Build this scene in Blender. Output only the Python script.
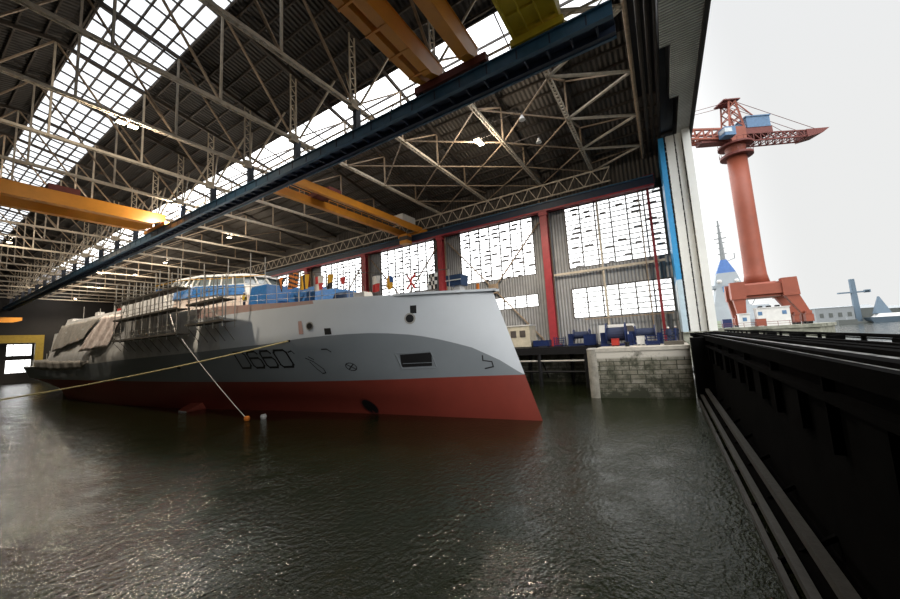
import bpy, math, random
from mathutils import Vector, Matrix
random.seed(7)
for o in list(bpy.data.objects): bpy.data.objects.remove(o)
C = bpy.context.scene.collection
V = Vector
# ------------------------------------------------------------------ camera
yaw, pitch, roll, FPX = [math.radians(a) for a in (31.25064644, 6.59236859, -3.19417509)] + [348.12857206]
fwd = V((math.cos(yaw)*math.cos(pitch), math.sin(yaw)*math.cos(pitch), math.sin(pitch)))
rgt = V((math.sin(yaw), -math.cos(yaw), 0)); upv = rgt.cross(fwd)
r2 = rgt*math.cos(roll)+upv*math.sin(roll); u2 = -rgt*math.sin(roll)+upv*math.cos(roll)
cd = bpy.data.cameras.new('camera'); cam = bpy.data.objects.new('camera', cd); C.objects.link(cam)
cam.matrix_world = Matrix(((r2.x, u2.x, -fwd.x, 0), (r2.y, u2.y, -fwd.y, 0), (r2.z, u2.z, -fwd.z, 0), (0, 0, 0, 1)))
cd.sensor_width = 36; cd.lens = 36*FPX/900; cd.clip_end = 4000; cd.clip_start = .05
bpy.context.scene.camera = cam
# ------------------------------------------------------------------ world, exposure
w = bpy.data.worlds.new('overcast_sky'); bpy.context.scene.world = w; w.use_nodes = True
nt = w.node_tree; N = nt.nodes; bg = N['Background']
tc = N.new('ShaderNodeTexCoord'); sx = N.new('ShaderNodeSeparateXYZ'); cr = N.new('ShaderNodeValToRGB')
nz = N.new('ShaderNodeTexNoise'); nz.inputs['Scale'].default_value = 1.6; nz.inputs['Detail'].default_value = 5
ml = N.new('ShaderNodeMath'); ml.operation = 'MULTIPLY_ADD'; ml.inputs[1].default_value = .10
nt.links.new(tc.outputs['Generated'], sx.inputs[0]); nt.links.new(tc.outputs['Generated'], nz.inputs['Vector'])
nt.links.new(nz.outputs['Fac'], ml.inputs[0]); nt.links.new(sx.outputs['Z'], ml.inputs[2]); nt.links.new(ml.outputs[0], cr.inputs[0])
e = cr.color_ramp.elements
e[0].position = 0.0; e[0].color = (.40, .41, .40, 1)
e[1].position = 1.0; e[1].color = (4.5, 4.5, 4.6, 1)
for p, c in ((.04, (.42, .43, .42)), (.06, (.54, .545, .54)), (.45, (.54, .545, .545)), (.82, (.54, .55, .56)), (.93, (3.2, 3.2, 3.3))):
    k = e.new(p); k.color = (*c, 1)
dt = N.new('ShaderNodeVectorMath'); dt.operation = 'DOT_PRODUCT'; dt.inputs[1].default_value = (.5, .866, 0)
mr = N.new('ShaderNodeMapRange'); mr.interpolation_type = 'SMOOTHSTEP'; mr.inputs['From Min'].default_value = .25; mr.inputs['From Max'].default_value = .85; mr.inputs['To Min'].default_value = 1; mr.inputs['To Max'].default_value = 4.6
sc = N.new('ShaderNodeVectorMath'); sc.operation = 'SCALE'     # sky brightness raised towards the hall's far side to strengthen window glints
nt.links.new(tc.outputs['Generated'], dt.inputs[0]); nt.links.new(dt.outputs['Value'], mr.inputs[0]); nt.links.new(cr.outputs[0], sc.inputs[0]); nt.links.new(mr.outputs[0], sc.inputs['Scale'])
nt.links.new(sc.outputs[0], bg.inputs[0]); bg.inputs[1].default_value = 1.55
sun = bpy.data.lights.new('soft_sun', 'SUN'); sun.energy = 3.6; sun.angle = math.radians(60); sun.color = (1, .98, .95)
so = bpy.data.objects.new('soft_sun', sun); C.objects.link(so)
so.rotation_euler = V((.62, .55, -.56)).to_track_quat('-Z', 'Y').to_euler()
vs = bpy.context.scene.view_settings
vs.view_transform = 'Standard'; vs.look = 'None'; vs.gamma = 1; vs.use_curve_mapping = False; vs.exposure = 0.0
# ------------------------------------------------------------------ materials
MATS = {}
def mat(name, col, rough=.6, metal=0, var=.25, scale=1.5, bump=0, spec=.4, col2=None, stretch=(1, 1, 1), emis=0):
    if name in MATS: return MATS[name]
    m = bpy.data.materials.new(name); m.use_nodes = True; t = m.node_tree; b = t.nodes['Principled BSDF']
    b.inputs['Roughness'].default_value = rough; b.inputs['Metallic'].default_value = metal
    b.inputs['Specular IOR Level'].default_value = spec
    c2 = col2 or tuple(c*(1-var) for c in col)
    tcn = t.nodes.new('ShaderNodeTexCoord'); mp = t.nodes.new('ShaderNodeMapping'); mp.inputs['Scale'].default_value = stretch
    n = t.nodes.new('ShaderNodeTexNoise'); n.inputs['Scale'].default_value = scale; n.inputs['Detail'].default_value = 6; n.inputs['Roughness'].default_value = .65
    r = t.nodes.new('ShaderNodeValToRGB'); r.color_ramp.elements[0].position = .32; r.color_ramp.elements[1].position = .66
    r.color_ramp.elements[0].color = (*c2, 1); r.color_ramp.elements[1].color = (*col, 1)
    L = t.links.new
    L(tcn.outputs['Object'], mp.inputs[0]); L(mp.outputs[0], n.inputs['Vector']); L(n.outputs['Fac'], r.inputs[0]); L(r.outputs[0], b.inputs['Base Color'])
    if bump:
        bn = t.nodes.new('ShaderNodeBump'); bn.inputs['Strength'].default_value = bump; bn.inputs['Distance'].default_value = .05
        L(n.outputs['Fac'], bn.inputs['Height']); L(bn.outputs[0], b.inputs['Normal'])
    if emis:
        b.inputs['Emission Color'].default_value = (*col, 1); b.inputs['Emission Strength'].default_value = emis
    MATS[name] = m; return m
def ribbed(name, col, axis, period, rough=.7, depth=.5, var=.3, dark=.55):
    """corrugated sheet: the ribs run across `axis`"""
    m = mat(name, col, rough, var=var, scale=.35); t = m.node_tree; b = t.nodes['Principled BSDF']; L = t.links.new
    tcn = [n for n in t.nodes if n.type == 'TEX_COORD'][0]; ramp = [n for n in t.nodes if n.type == 'VALTORGB'][0]
    s = t.nodes.new('ShaderNodeSeparateXYZ'); L(tcn.outputs['Object'], s.inputs[0])
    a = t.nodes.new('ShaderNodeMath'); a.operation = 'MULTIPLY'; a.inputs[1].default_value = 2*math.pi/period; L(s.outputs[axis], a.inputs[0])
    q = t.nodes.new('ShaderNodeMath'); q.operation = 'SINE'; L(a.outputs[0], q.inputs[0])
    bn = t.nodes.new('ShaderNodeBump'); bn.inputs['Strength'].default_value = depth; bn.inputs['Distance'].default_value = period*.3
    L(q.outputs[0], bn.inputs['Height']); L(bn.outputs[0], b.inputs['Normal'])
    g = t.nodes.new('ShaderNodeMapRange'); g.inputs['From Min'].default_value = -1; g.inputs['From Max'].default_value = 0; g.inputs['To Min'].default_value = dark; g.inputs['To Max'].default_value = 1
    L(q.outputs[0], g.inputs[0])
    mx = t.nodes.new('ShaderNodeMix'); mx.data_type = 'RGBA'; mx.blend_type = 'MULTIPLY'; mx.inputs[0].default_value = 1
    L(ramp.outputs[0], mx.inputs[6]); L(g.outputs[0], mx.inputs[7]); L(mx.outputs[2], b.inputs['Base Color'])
    return m
def glazing(name, clear, tint):
    m = bpy.data.materials.new(name); m.use_nodes = True; t = m.node_tree; t.nodes.clear(); L = t.links.new
    o = t.nodes.new('ShaderNodeOutputMaterial'); a = t.nodes.new('ShaderNodeBsdfTransparent'); b = t.nodes.new('ShaderNodeBsdfTranslucent')
    x = t.nodes.new('ShaderNodeMixShader'); tcn = t.nodes.new('ShaderNodeTexCoord'); n = t.nodes.new('ShaderNodeTexNoise'); n.inputs['Scale'].default_value = .9; n.inputs['Detail'].default_value = 6
    r = t.nodes.new('ShaderNodeMapRange'); r.inputs['From Min'].default_value = .3; r.inputs['From Max'].default_value = .7; r.inputs['To Min'].default_value = 1-clear-.1; r.inputs['To Max'].default_value = 1-clear+.1
    a.inputs[0].default_value = (*tint, 1); b.inputs[0].default_value = (*tint, 1)
    L(tcn.outputs['Object'], n.inputs['Vector']); L(n.outputs['Fac'], r.inputs[0]); L(r.outputs[0], x.inputs[0]); L(a.outputs[0], x.inputs[1]); L(b.outputs[0], x.inputs[2]); L(x.outputs[0], o.inputs[0])
    return m
def brick_stone(dz=0):
    m = mat('stone_blocks' + str(dz), (.36, .34, .29), .85, var=.5, scale=1.3, bump=.4, col2=(.15, .15, .11)); t = m.node_tree; L = t.links.new; b = t.nodes['Principled BSDF']
    tcn = [n for n in t.nodes if n.type == 'TEX_COORD'][0]; ramp = [n for n in t.nodes if n.type == 'VALTORGB'][0]
    s = t.nodes.new('ShaderNodeSeparateXYZ'); cb = t.nodes.new('ShaderNodeCombineXYZ'); L(tcn.outputs['Object'], s.inputs[0])
    ad = t.nodes.new('ShaderNodeMath'); L(s.outputs['X'], ad.inputs[0]); L(s.outputs['Y'], ad.inputs[1])
    L(ad.outputs[0], cb.inputs[0]); L(s.outputs['Z'], cb.inputs[1])
    k = t.nodes.new('ShaderNodeTexBrick'); k.inputs['Scale'].default_value = 1; k.inputs['Brick Width'].default_value = 1.05; k.inputs['Row Height'].default_value = .42; k.offset_frequency = 3
    k.inputs['Mortar Size'].default_value = .035; k.inputs['Color1'].default_value = (1, 1, 1, 1); k.inputs['Color2'].default_value = (.62, .6, .55, 1); k.inputs['Mortar'].default_value = (.18, .18, .15, 1)
    L(cb.outputs[0], k.inputs['Vector'])
    # algae stains in the lower tidal band, pale cope on top
    g = t.nodes.new('ShaderNodeMapRange'); g.inputs['From Min'].default_value = -2.75-dz; g.inputs['From Max'].default_value = -2.55-dz; L(s.outputs['Z'], g.inputs[0])
    mx = t.nodes.new('ShaderNodeMix'); mx.data_type = 'RGBA'; mx.blend_type = 'MULTIPLY'; mx.inputs[0].default_value = 1
    L(ramp.outputs[0], mx.inputs[6]); L(k.outputs['Color'], mx.inputs[7])
    tp = t.nodes.new('ShaderNodeMix'); tp.data_type = 'RGBA'; tp.inputs[7].default_value = (.50, .47, .41, 1)
    L(g.outputs[0], tp.inputs[0]); L(mx.outputs[2], tp.inputs[6])
    n2 = t.nodes.new('ShaderNodeTexNoise'); n2.inputs['Scale'].default_value = .55; n2.inputs['Detail'].default_value = 8; n2.inputs['Roughness'].default_value = .7; L(tcn.outputs['Object'], n2.inputs['Vector'])
    h = t.nodes.new('ShaderNodeMapRange'); h.inputs['From Min'].default_value = -6.4-dz; h.inputs['From Max'].default_value = -2.4-dz; h.inputs['To Min'].default_value = .12; h.inputs['To Max'].default_value = -.12; L(s.outputs['Z'], h.inputs[0])
    sm = t.nodes.new('ShaderNodeMath'); L(n2.outputs['Fac'], sm.inputs[0]); L(h.outputs[0], sm.inputs[1])
    rr_ = t.nodes.new('ShaderNodeMapRange'); rr_.inputs['From Min'].default_value = .44; rr_.inputs['From Max'].default_value = .60; L(sm.outputs[0], rr_.inputs[0])
    al = t.nodes.new('ShaderNodeMix'); al.data_type = 'RGBA'; al.inputs[7].default_value = (.035, .038, .022, 1); L(rr_.outputs[0], al.inputs[0]); L(tp.outputs[2], al.inputs[6])
    L(al.outputs[2], b.inputs['Base Color']); return m
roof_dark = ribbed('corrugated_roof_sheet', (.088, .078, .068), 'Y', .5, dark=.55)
roof_black = ribbed('blackish_roof_sheet', (.015, .013, .012), 'Y', .5, dark=.6)  # much darker than the other roof sheet, also used on several walls
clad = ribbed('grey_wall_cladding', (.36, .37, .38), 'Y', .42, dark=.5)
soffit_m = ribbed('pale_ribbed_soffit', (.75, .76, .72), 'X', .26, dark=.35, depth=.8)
beige = mat('cream_truss_paint', (.58, .51, .41), .6, var=.35, scale=2)
rusty = mat('brown_truss_paint', (.33, .25, .175), .7, var=.4, scale=2)
purl = mat('dark_purlin_steel', (.05, .041, .034), .7)
bar_d = mat('dark_glazing_bar', (.07, .06, .055), .6)
red_p = mat('red_column_paint', (.34, .035, .045), .45, var=.3)
blue_p = mat('blue_beam_paint', (.035, .10, .17), .4, var=.3)
blue_dk = mat('navy_beam_paint', (.02, .032, .06), .5)
orange = mat('orange_crane_paint', (.66, .27, .03), .4, var=.15, scale=.8)
yellow = mat('yellow_crane_paint', (.66, .50, .04), .45, var=.2, scale=.8)
yel_dk = mat('ochre_gantry_paint', (.36, .25, .03), .5)
black = mat('black_steel', (.009, .009, .010), .5, var=.3, spec=.2)
tar = mat('tarred_steel', (.004, .004, .004), .95, var=.4, scale=1, bump=.2, spec=.01)
fender_m = mat('worn_timber_fender', (.035, .034, .031), .5, var=.5, scale=4, bump=.3)
white_p = mat('white_hull_paint', (.60, .64, .68), .4, var=.05, scale=.4)
grey_p = mat('grey_hull_paint', (.22, .245, .265), .42, var=.06, scale=.5)
red_h = mat('red_antifouling_paint', (.24, .042, .028), .5, var=.12, scale=.5)
pink_p = mat('pink_primer', (.42, .25, .22), .7, var=.25, scale=1.2, col2=(.38, .32, .29))
prim = mat('grey_primer', (.66, .66, .65), .6, var=.3, scale=.7)
deck_g = mat('deck_grey', (.20, .21, .22), .6)
ink = mat('black_marking_paint', (.01, .01, .012), .5)
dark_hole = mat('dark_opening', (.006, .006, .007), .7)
galv = mat('galvanised_tube', (.42, .41, .38), .4, metal=.4)
plank = mat('scaffold_planks', (.085, .075, .06), .8)
blue_t = mat('blue_tarpaulin', (.02, .15, .42), .45, var=.35, scale=3, bump=.4)
white_t = mat('white_sheeting', (.78, .70, .66), .6, var=.22, scale=1.4, bump=.5, col2=(.42, .33, .30))
grey_t = mat('grey_shroud_cloth', (.33, .31, .28), .75, var=.3, scale=2, bump=.5)
concrete = mat('quay_concrete', (.30, .29, .27), .85, var=.35, bump=.2)
stone = brick_stone(); pier_stone = brick_stone(-8)
crane_r = mat('red_oxide_crane_paint', (.26, .066, .036), .55, var=.22, scale=.25)
crane_dk = mat('dark_red_crane_paint', (.15, .035, .028), .6)
crane_b = mat('blue_crane_house_paint', (.08, .17, .30), .5)
cabin_w = mat('white_cabin_paint', (.60, .60, .58), .5, var=.12)
mach_b = mat('blue_machine_paint', (.008, .02, .085), .4, var=.3)
mach_r = mat('red_machine_paint', (.38, .03, .02), .5)
rope_m = mat('pale_rope', (.62, .52, .25), .8, var=.5, scale=3)
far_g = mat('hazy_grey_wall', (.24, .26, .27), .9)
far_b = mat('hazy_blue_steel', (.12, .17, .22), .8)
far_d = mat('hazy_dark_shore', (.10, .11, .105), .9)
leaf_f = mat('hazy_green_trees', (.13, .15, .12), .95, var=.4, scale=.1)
lamp_e = mat('lit_lamp_lens', (1.0, .86, .60), .5, emis=9)
sky_glass = glazing('ridge_glazing', .52, (.36, .37, .38))
wall_glass = glazing('bleached_wall_glazing', .86, (1, 1, 1))
bluelight = mat('light_blue_door_paint', (.03, .26, .55), .45, var=.08)
paleblue = mat('pale_blue_door_paint', (.40, .52, .60), .45, var=.08)
offwhite = mat('offwhite_door_paint', (.64, .66, .645), .5, var=.10, scale=.3)
flag_cols = {k: mat(k+'_flag_cloth', c, .8, var=.1) for k, c in dict(red=(.55, .04, .04), white=(.72, .70, .66), yellow=(.72, .38, .02), black=(.02, .02, .022), blue=(.03, .10, .32), orange=(.62, .18, .02)).items()}
skin_m = mat('skin', (.45, .27, .2), .6); hiviz = mat('hi_vis_cloth', (.65, .45, .03), .8); helmet_m = mat('white_helmet', (.75, .75, .73), .35); navy_c = mat('navy_work_cloth', (.02, .03, .07), .8)
# ------------------------------------------------------------------ mesh helpers
class MB:
    def __init__(s): s.v = []; s.f = []; s.mi = []
    def add(s, vs, fs, mi=0):
        b = len(s.v); s.v += [tuple(p) for p in vs]
        for f in fs: s.f.append(tuple(b+i for i in f)); s.mi.append(mi)
        return s
    def hexa(s, p, mi=0):
        return s.add(p, [(0, 3, 2, 1), (4, 5, 6, 7), (0, 1, 5, 4), (1, 2, 6, 5), (2, 3, 7, 6), (3, 0, 4, 7)], mi)
    def box(s, x0, x1, y0, y1, z0, z1, mi=0):
        x0, x1 = min(x0, x1), max(x0, x1); y0, y1 = min(y0, y1), max(y0, y1); z0, z1 = min(z0, z1), max(z0, z1)
        return s.hexa([(x0, y0, z0), (x1, y0, z0), (x1, y1, z0), (x0, y1, z0), (x0, y0, z1), (x1, y0, z1), (x1, y1, z1), (x0, y1, z1)], mi)
    def beam(s, a, b, w=.2, h=None, mi=0):
        a, b = V(a), V(b); h = h or w; d = (b-a).normalized(); up = V((0, 0, 1)) if abs(d.z) < .95 else V((1, 0, 0))
        x = d.cross(up).normalized()*w/2; y = x.cross(d).normalized()*h/2
        return s.hexa([a-x-y, a+x-y, a+x+y, a-x+y, b-x-y, b+x-y, b+x+y, b-x+y], mi)
    def tube(s, a, b, r, r1=None, n=8, mi=0, caps=True):
        a, b = V(a), V(b); r1 = r if r1 is None else r1; d = (b-a).normalized(); up = V((0, 0, 1)) if abs(d.z) < .95 else V((1, 0, 0))
        x = d.cross(up).normalized(); y = x.cross(d).normalized(); vs_ = []
        for c, rr in ((a, r), (b, r1)):
            for i in range(n):
                t = 2*math.pi*i/n; vs_.append(c+x*math.cos(t)*rr+y*math.sin(t)*rr)
        fs = [(i, i+n, (i+1) % n+n, (i+1) % n) for i in range(n)]
        if caps: fs += [tuple(range(n)), tuple(range(2*n-1, n-1, -1))]
        return s.add(vs_, fs, mi)
    def path(s, pts, r, n=6, mi=0):
        for a, b in zip(pts, pts[1:]): s.tube(a, b, r, n=n, mi=mi)
        return s
    def prism(s, poly, z0, z1, mi=0):
        n = len(poly); vs_ = [(x, y, z0) for x, y in poly]+[(x, y, z1) for x, y in poly]
        fs = [(i, (i+1) % n, (i+1) % n+n, i+n) for i in range(n)]+[tuple(range(n))[::-1], tuple(range(n, 2*n))]
        return s.add(vs_, fs, mi)
    def loft(s, rings, mi=0, cap=True):
        n = len(rings[0]); vs_ = [p for r in rings for p in r]; fs = []
        for k in range(len(rings)-1):
            for i in range(n): fs.append((k*n+i, k*n+(i+1) % n, (k+1)*n+(i+1) % n, (k+1)*n+i))
        if cap: fs += [tuple(range(n))[::-1], tuple(range((len(rings)-1)*n, len(rings)*n))]
        return s.add(vs_, fs, mi)
    def grid(s, fn, us, vs_, mi=0):
        P = [fn(u, v) for u in us for v in vs_]; m = len(vs_)
        return s.add(P, [(i*m+j, (i+1)*m+j, (i+1)*m+j+1, i*m+j+1) for i in range(len(us)-1) for j in range(m-1)], mi)
    def sphere(s, c, r, n=8, sz=1, mi=0):
        c = V(c); rings = []
        for k in range(1, n//2):
            ph = math.pi*k/(n//2); rings.append([c+V((r*math.sin(ph)*math.cos(2*math.pi*i/n), r*math.sin(ph)*math.sin(2*math.pi*i/n), -r*sz*math.cos(ph))) for i in range(n)])
        return s.loft(rings, mi)
    def build(s, name, m, parent=None, smooth=False, solid=0):
        org = V((0, 0, 0)); p = parent
        while p is not None: org += p.location; p = p.parent
        me = bpy.data.meshes.new(name); me.from_pydata([tuple(V(q)-org) for q in s.v], [], s.f)
        for mm in (m if isinstance(m, (list, tuple)) else [m]): me.materials.append(mm)
        for pl, k in zip(me.polygons, s.mi): pl.material_index = k; pl.use_smooth = smooth
        me.update(); o = bpy.data.objects.new(name, me); C.objects.link(o)
        if parent is not None: o.parent = parent
        if solid:
            md = o.modifiers.new('thickness', 'SOLIDIFY'); md.thickness = solid; md.offset = 0
        return o
def tag(o, label=None, cat=None, group=None, kind=None):
    if label: o['label'] = label
    if cat: o['category'] = cat
    if group: o['group'] = group
    if kind: o['kind'] = kind
    return o
def thing(name, loc, label, cat, group=None):
    o = bpy.data.objects.new(name, None); o.location = loc; o.empty_display_size = .3; C.objects.link(o); return tag(o, label, cat, group)
def solo(mb, name, m, label, cat, group=None, base=None, **k):
    """one-mesh thing with its origin at its base"""
    xs, ys, zs = zip(*mb.v)
    b = V(base) if base else V(((min(xs)+max(xs))/2, (min(ys)+max(ys))/2, min(zs)))
    mb.v = [tuple(V(p)-b) for p in mb.v]; o = mb.build(name, m, None, **k); o.location = b
    return tag(o, label, cat, group)
def struct(mb, name, m, parent=None, **k):
    o = mb.build(name, m, parent, **k)
    if parent is None: o['kind'] = 'structure'
    return o
def dup(root, delta, label=None, group=None):
    r = root.copy(); C.objects.link(r); r.location = root.location+V(delta)
    if label: r['label'] = label
    if group: r['group'] = group
    for ch in list(root.children):
        c = ch.copy(); C.objects.link(c); c.parent = r
        for g in ch.children:
            d = g.copy(); C.objects.link(d); d.parent = c
    return r
def lerp(x, xs, ys):
    if x <= xs[0]: return ys[0]
    for i in range(len(xs)-1):
        if x <= xs[i+1]: return ys[i]+(ys[i+1]-ys[i])*(x-xs[i])/(xs[i+1]-xs[i])
    return ys[-1]
WORDS = 'first second third fourth fifth sixth seventh eighth ninth tenth eleventh twelfth thirteenth fourteenth fifteenth sixteenth seventeenth eighteenth nineteenth twentieth twenty-first twenty-second twenty-third twenty-fourth twenty-fifth'.split()
WZ = -6.4; YEND = 190.0
# ================================================================== STRUCTURE
# water
def water_mat():
    m = bpy.data.materials.new('murky_harbour_water'); m.use_nodes = True; t = m.node_tree; b = t.nodes['Principled BSDF']; L = t.links.new
    b.inputs['Base Color'].default_value = (.008, .010, .004, 1); b.inputs['Roughness'].default_value = .03; b.inputs['IOR'].default_value = 1.33
    tcn = t.nodes.new('ShaderNodeTexCoord'); hs = []
    for sc, st, rz in ((1.0, (1, 1.5, 1), .5), (2.6, (1.25, .8, 1), 1.2), (.16, (1, 1, 1), 0)):
        mp = t.nodes.new('ShaderNodeMapping'); mp.inputs['Scale'].default_value = st; mp.inputs['Rotation'].default_value = (0, 0, rz)
        n = t.nodes.new('ShaderNodeTexNoise'); n.inputs['Scale'].default_value = sc*4.0; n.inputs['Detail'].default_value = 3; n.inputs['Roughness'].default_value = .5
        L(tcn.outputs['Object'], mp.inputs[0]); L(mp.outputs[0], n.inputs['Vector']); hs.append(n)
    a = t.nodes.new('ShaderNodeMath'); a.operation = 'MULTIPLY_ADD'; a.inputs[1].default_value = .42; L(hs[1].outputs['Fac'], a.inputs[0]); L(hs[0].outputs['Fac'], a.inputs[2])
    # patches of calm and ruffled water
    g = t.nodes.new('ShaderNodeMapRange'); g.inputs['From Min'].default_value = .35; g.inputs['From Max'].default_value = .6; g.inputs['To Min'].default_value = .45; g.inputs['To Max'].default_value = 1.0
    L(hs[2].outputs['Fac'], g.inputs[0])
    bn = t.nodes.new('ShaderNodeBump'); bn.inputs['Distance'].default_value = .05; L(g.outputs[0], bn.inputs['Strength']); L(a.outputs[0], bn.inputs['Height']); L(bn.outputs[0], b.inputs['Normal'])
    return m
wm = MB(); wm.add([(-900, -1600, WZ), (2400, -1600, WZ), (2400, 1500, WZ), (-900, 1500, WZ)], [(0, 1, 2, 3)])
struct(wm, 'water', water_mat())
def zroof(X): return (34.05-.21*X) if X > 7.6 else 32.45-.22*(7.6-X)
# roof: sheets between the two bands of glazing, from the mouth (y=-5) to the back wall
def roof_sheet(x0, x1, m, name='ceiling', th=.18, y0=-5.2, y1=YEND):
    z0, z1 = zroof(x0)+.35, zroof(x1)+.35
    s = MB().hexa([(x0, y0, z0), (x1, y0, z1), (x1, y1, z1), (x0, y1, z0), (x0, y0, z0+th), (x1, y0, z1+th), (x1, y1, z1+th), (x0, y1, z0+th)])
    return struct(s, name, m)
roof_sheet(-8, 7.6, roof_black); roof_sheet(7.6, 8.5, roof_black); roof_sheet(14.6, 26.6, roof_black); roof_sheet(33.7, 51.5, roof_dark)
def skylight(name, x0, x1, nb, step, m, bw):
    z0, z1 = zroof(x0)+.42, zroof(x1)+.42; ya, yb = 1.0, YEND
    g = MB().add([(x0, ya, z0), (x1, ya, z1), (x1, yb, z1), (x0, yb, z0)], [(0, 1, 2, 3)])
    o = struct(g, name, m); b = MB()
    for i in range(nb+1):
        x = x0+(x1-x0)*i/nb; b.beam((x, ya, zroof(x)+.3), (x, yb, zroof(x)+.3), bw, .22)
    b.build('glazing_bars', bar_d, o); c = MB(); y = ya
    while y < yb: c.beam((x0, y, z0-.2), (x1, y, z1-.2), .09, .18); y += step
    c.build('cross_bars', bar_d, o); return o
skylight('window_1', 8.5, 14.6, 5, 2.2375, sky_glass, .15)
skylight('window_2', 26.6, 33.7, 3, 8.95, wall_glass, .12)
roof_sheet(8.5, 14.6, roof_black, y0=-5.2, y1=1.0); roof_sheet(26.6, 33.7, roof_black, y0=-5.2, y1=1.0)
# far long wall (x = 50): cladding round two tiers of glazing per bay
XW = 50.3
cols_y = [13.2+17.9*k for k in range(10)]
wl = MB(); openings = []
openings += [(-1.4, 10.5, 9.0, 17.9), (-1.4, 10.5, 2.0, 6.1)]
for k in range(10):
    c0 = cols_y[k]; c1 = c0+17.9
    openings += [(c0+2.1, min(c1-3.2, YEND-1), 9.0, 17.7), (c0+2.1, min(c1-3.2, YEND-1), 4.2, 6.0)]
def wall_strip(z0, z1, holes):
    y = -1.8
    for a, b in sorted(holes):
        if a > y: wl.box(XW, XW+.12, y, a, z0, z1)
        y = b
    wl.box(XW, XW+.12, y, YEND, z0, z1)
up = [(a, b) for a, b, z, z_ in openings if z == 9.0]
wl_levels = [(-1.7, 2.0, []), (2.0, 4.2, [(-1.4, 10.5)]), (4.2, 6.0, [(a, b) for a, b, z, z_ in openings if z < 9]), (6.0, 9.0, []), (9.0, 17.7, up)]
for z0, z1, h in wl_levels: wall_strip(z0, z1, h)
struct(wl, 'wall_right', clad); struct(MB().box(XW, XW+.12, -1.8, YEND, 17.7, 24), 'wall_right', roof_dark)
for n, (a, b, z0, z1) in enumerate(openings):
    g = MB().add([(XW+.06, a, z0), (XW+.06, b, z0), (XW+.06, b, z1), (XW+.06, a, z1)], [(0, 1, 2, 3)])
    o = struct(g, 'window_%d' % (n+3), wall_glass); m_ = MB()
    nv = max(2, round((b-a)/1.9)); nh = max(2, round((z1-z0)/.66))
    for i in range(nv+1):
        y = a+(b-a)*i/nv; m_.box(XW-.12, XW+.05, y-.075, y+.075, z0, z1)
    for i in range(nh+1):
        z = z0+(z1-z0)*i/nh; m_.box(XW-.02, XW+.05, a, b, z-.055, z+.055)
    m_.build('mullions', bar_d, o)
    # blinkered panes and torn louvres, irregular
    if z0 == 9.0:
        q = MB(); rr = random.Random(n)
        for i in range(nv):
            for j in range(nh):
                if rr.random() < .5:
                    y = a+(b-a)*(i+rr.random()*.4)/nv; z = z0+(z1-z0)*(j+.1)/nh; q.box(XW-.05, XW+.02, y, y+(b-a)/nv*rr.uniform(.3, .6), z, z+.17)
        q.build('broken_louvres', bar_d, o)
# bottom rails of spandrel
# back wall and near long wall, hall floor behind the columns
bw = MB()
bx = [(-8, 22.6, WZ-1, 34), (28.2, 52, WZ-1, 34), (22.6, 28.2, 6.6, 34), (22.6, 28.2, WZ-1, -3.0), (22.6, 28.2, 1.3, 2.8)]
for x0, x1, z0, z1 in bx: bw.box(x0, x1, YEND, YEND+.3, z0, z1)
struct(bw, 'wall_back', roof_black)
for i, (z0, z1) in enumerate(((-3.0, 1.3), (2.8, 6.6))):
    g = MB().add([(22.6, YEND+.1, z0), (28.2, YEND+.1, z0), (28.2, YEND+.1, z1), (22.6, YEND+.1, z1)], [(0, 1, 2, 3)])
    o = struct(g, 'window_%d' % (30+i), wall_glass); m_ = MB()
    for x in (22.6, 24.0, 25.4, 26.8, 28.2): m_.beam((x, YEND, z0), (x, YEND, z1), .12)
    m_.beam((22.6, YEND, (z0+z1)/2), (28.2, YEND, (z0+z1)/2), .15); m_.build('mullions', bar_d, o)
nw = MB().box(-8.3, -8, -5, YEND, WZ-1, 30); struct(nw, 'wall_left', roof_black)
qf = MB().box(48.4, 62, -1.9, YEND, -8, -1.66)
struct(qf, 'floor', concrete)
# gable over the mouth: soffit, lip and fascia
sf = MB()
sf.box(-8, 29.5, -4.5, -1.93, 21.0, 21.15).box(29.5, 36.8, -4.5, -2.65, 21.0, 21.15).box(36.8, 57, -4.5, -3.4, 21.0, 21.15)
struct(sf, 'trim_1', soffit_m)
struct(MB().box(-8, 57, -4.8, -4.5, 20.7, 35), 'wall_front', roof_black)
pk = MB(); pk.box(-8, 52, -2.0, .25, 25.5, 25.7).box(29.5, 57, -2.75, -1.9, 24.0, 24.1).box(29.4, 29.5, -2.65, -1.93, 21, 24).box(36.7, 36.8, -3.4, -2.65, 21, 24).box(36.8, 57, -3.45, -2.7, 24.0, 24.1).box(-8, 29.5, -1.98, -1.88, 21.15, 25.6).box(29.5, 36.8, -2.72, -2.62, 21.15, 24).box(36.8, 57, -3.5, -3.4, 21.15, 24).box(29.5, 57, -1.98, -1.88, 24, 25.6)
struct(pk, 'trim_2', black)
# sliding door leaves stacked in their pocket, seen on edge
def leaf(n, y0, y1, m, m_low=None, zsplit=5.0, x0=44.0, ztop=20.98):
    o = struct(MB().box(x0, 57, y0, y1, zsplit if m_low else -.55, ztop), 'door_%d' % n, m)
    if m_low: MB().box(x0-.03, 57, y0, y1, -.55, zsplit).build('door_foot', m_low, o)
    return o
leaf(1, -2.12, -1.62, bluelight, paleblue)
leaf(2, -3.06, -2.28, offwhite); leaf(3, -3.72, -3.16, offwhite)
leaf(4, -4.48, -3.80, offwhite, x0=43.3)
gp = MB()
for y0, y1, st in ((-2.28, -2.12, .55), (-3.16, -3.06, .8), (-3.80, -3.72, 1.5)):
    z = -.4
    while z < 20.4: gp.box(43.97, 44.05, y0, y1, z, z+st*.62); z += st
struct(gp, 'trim_3', black)
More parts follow.
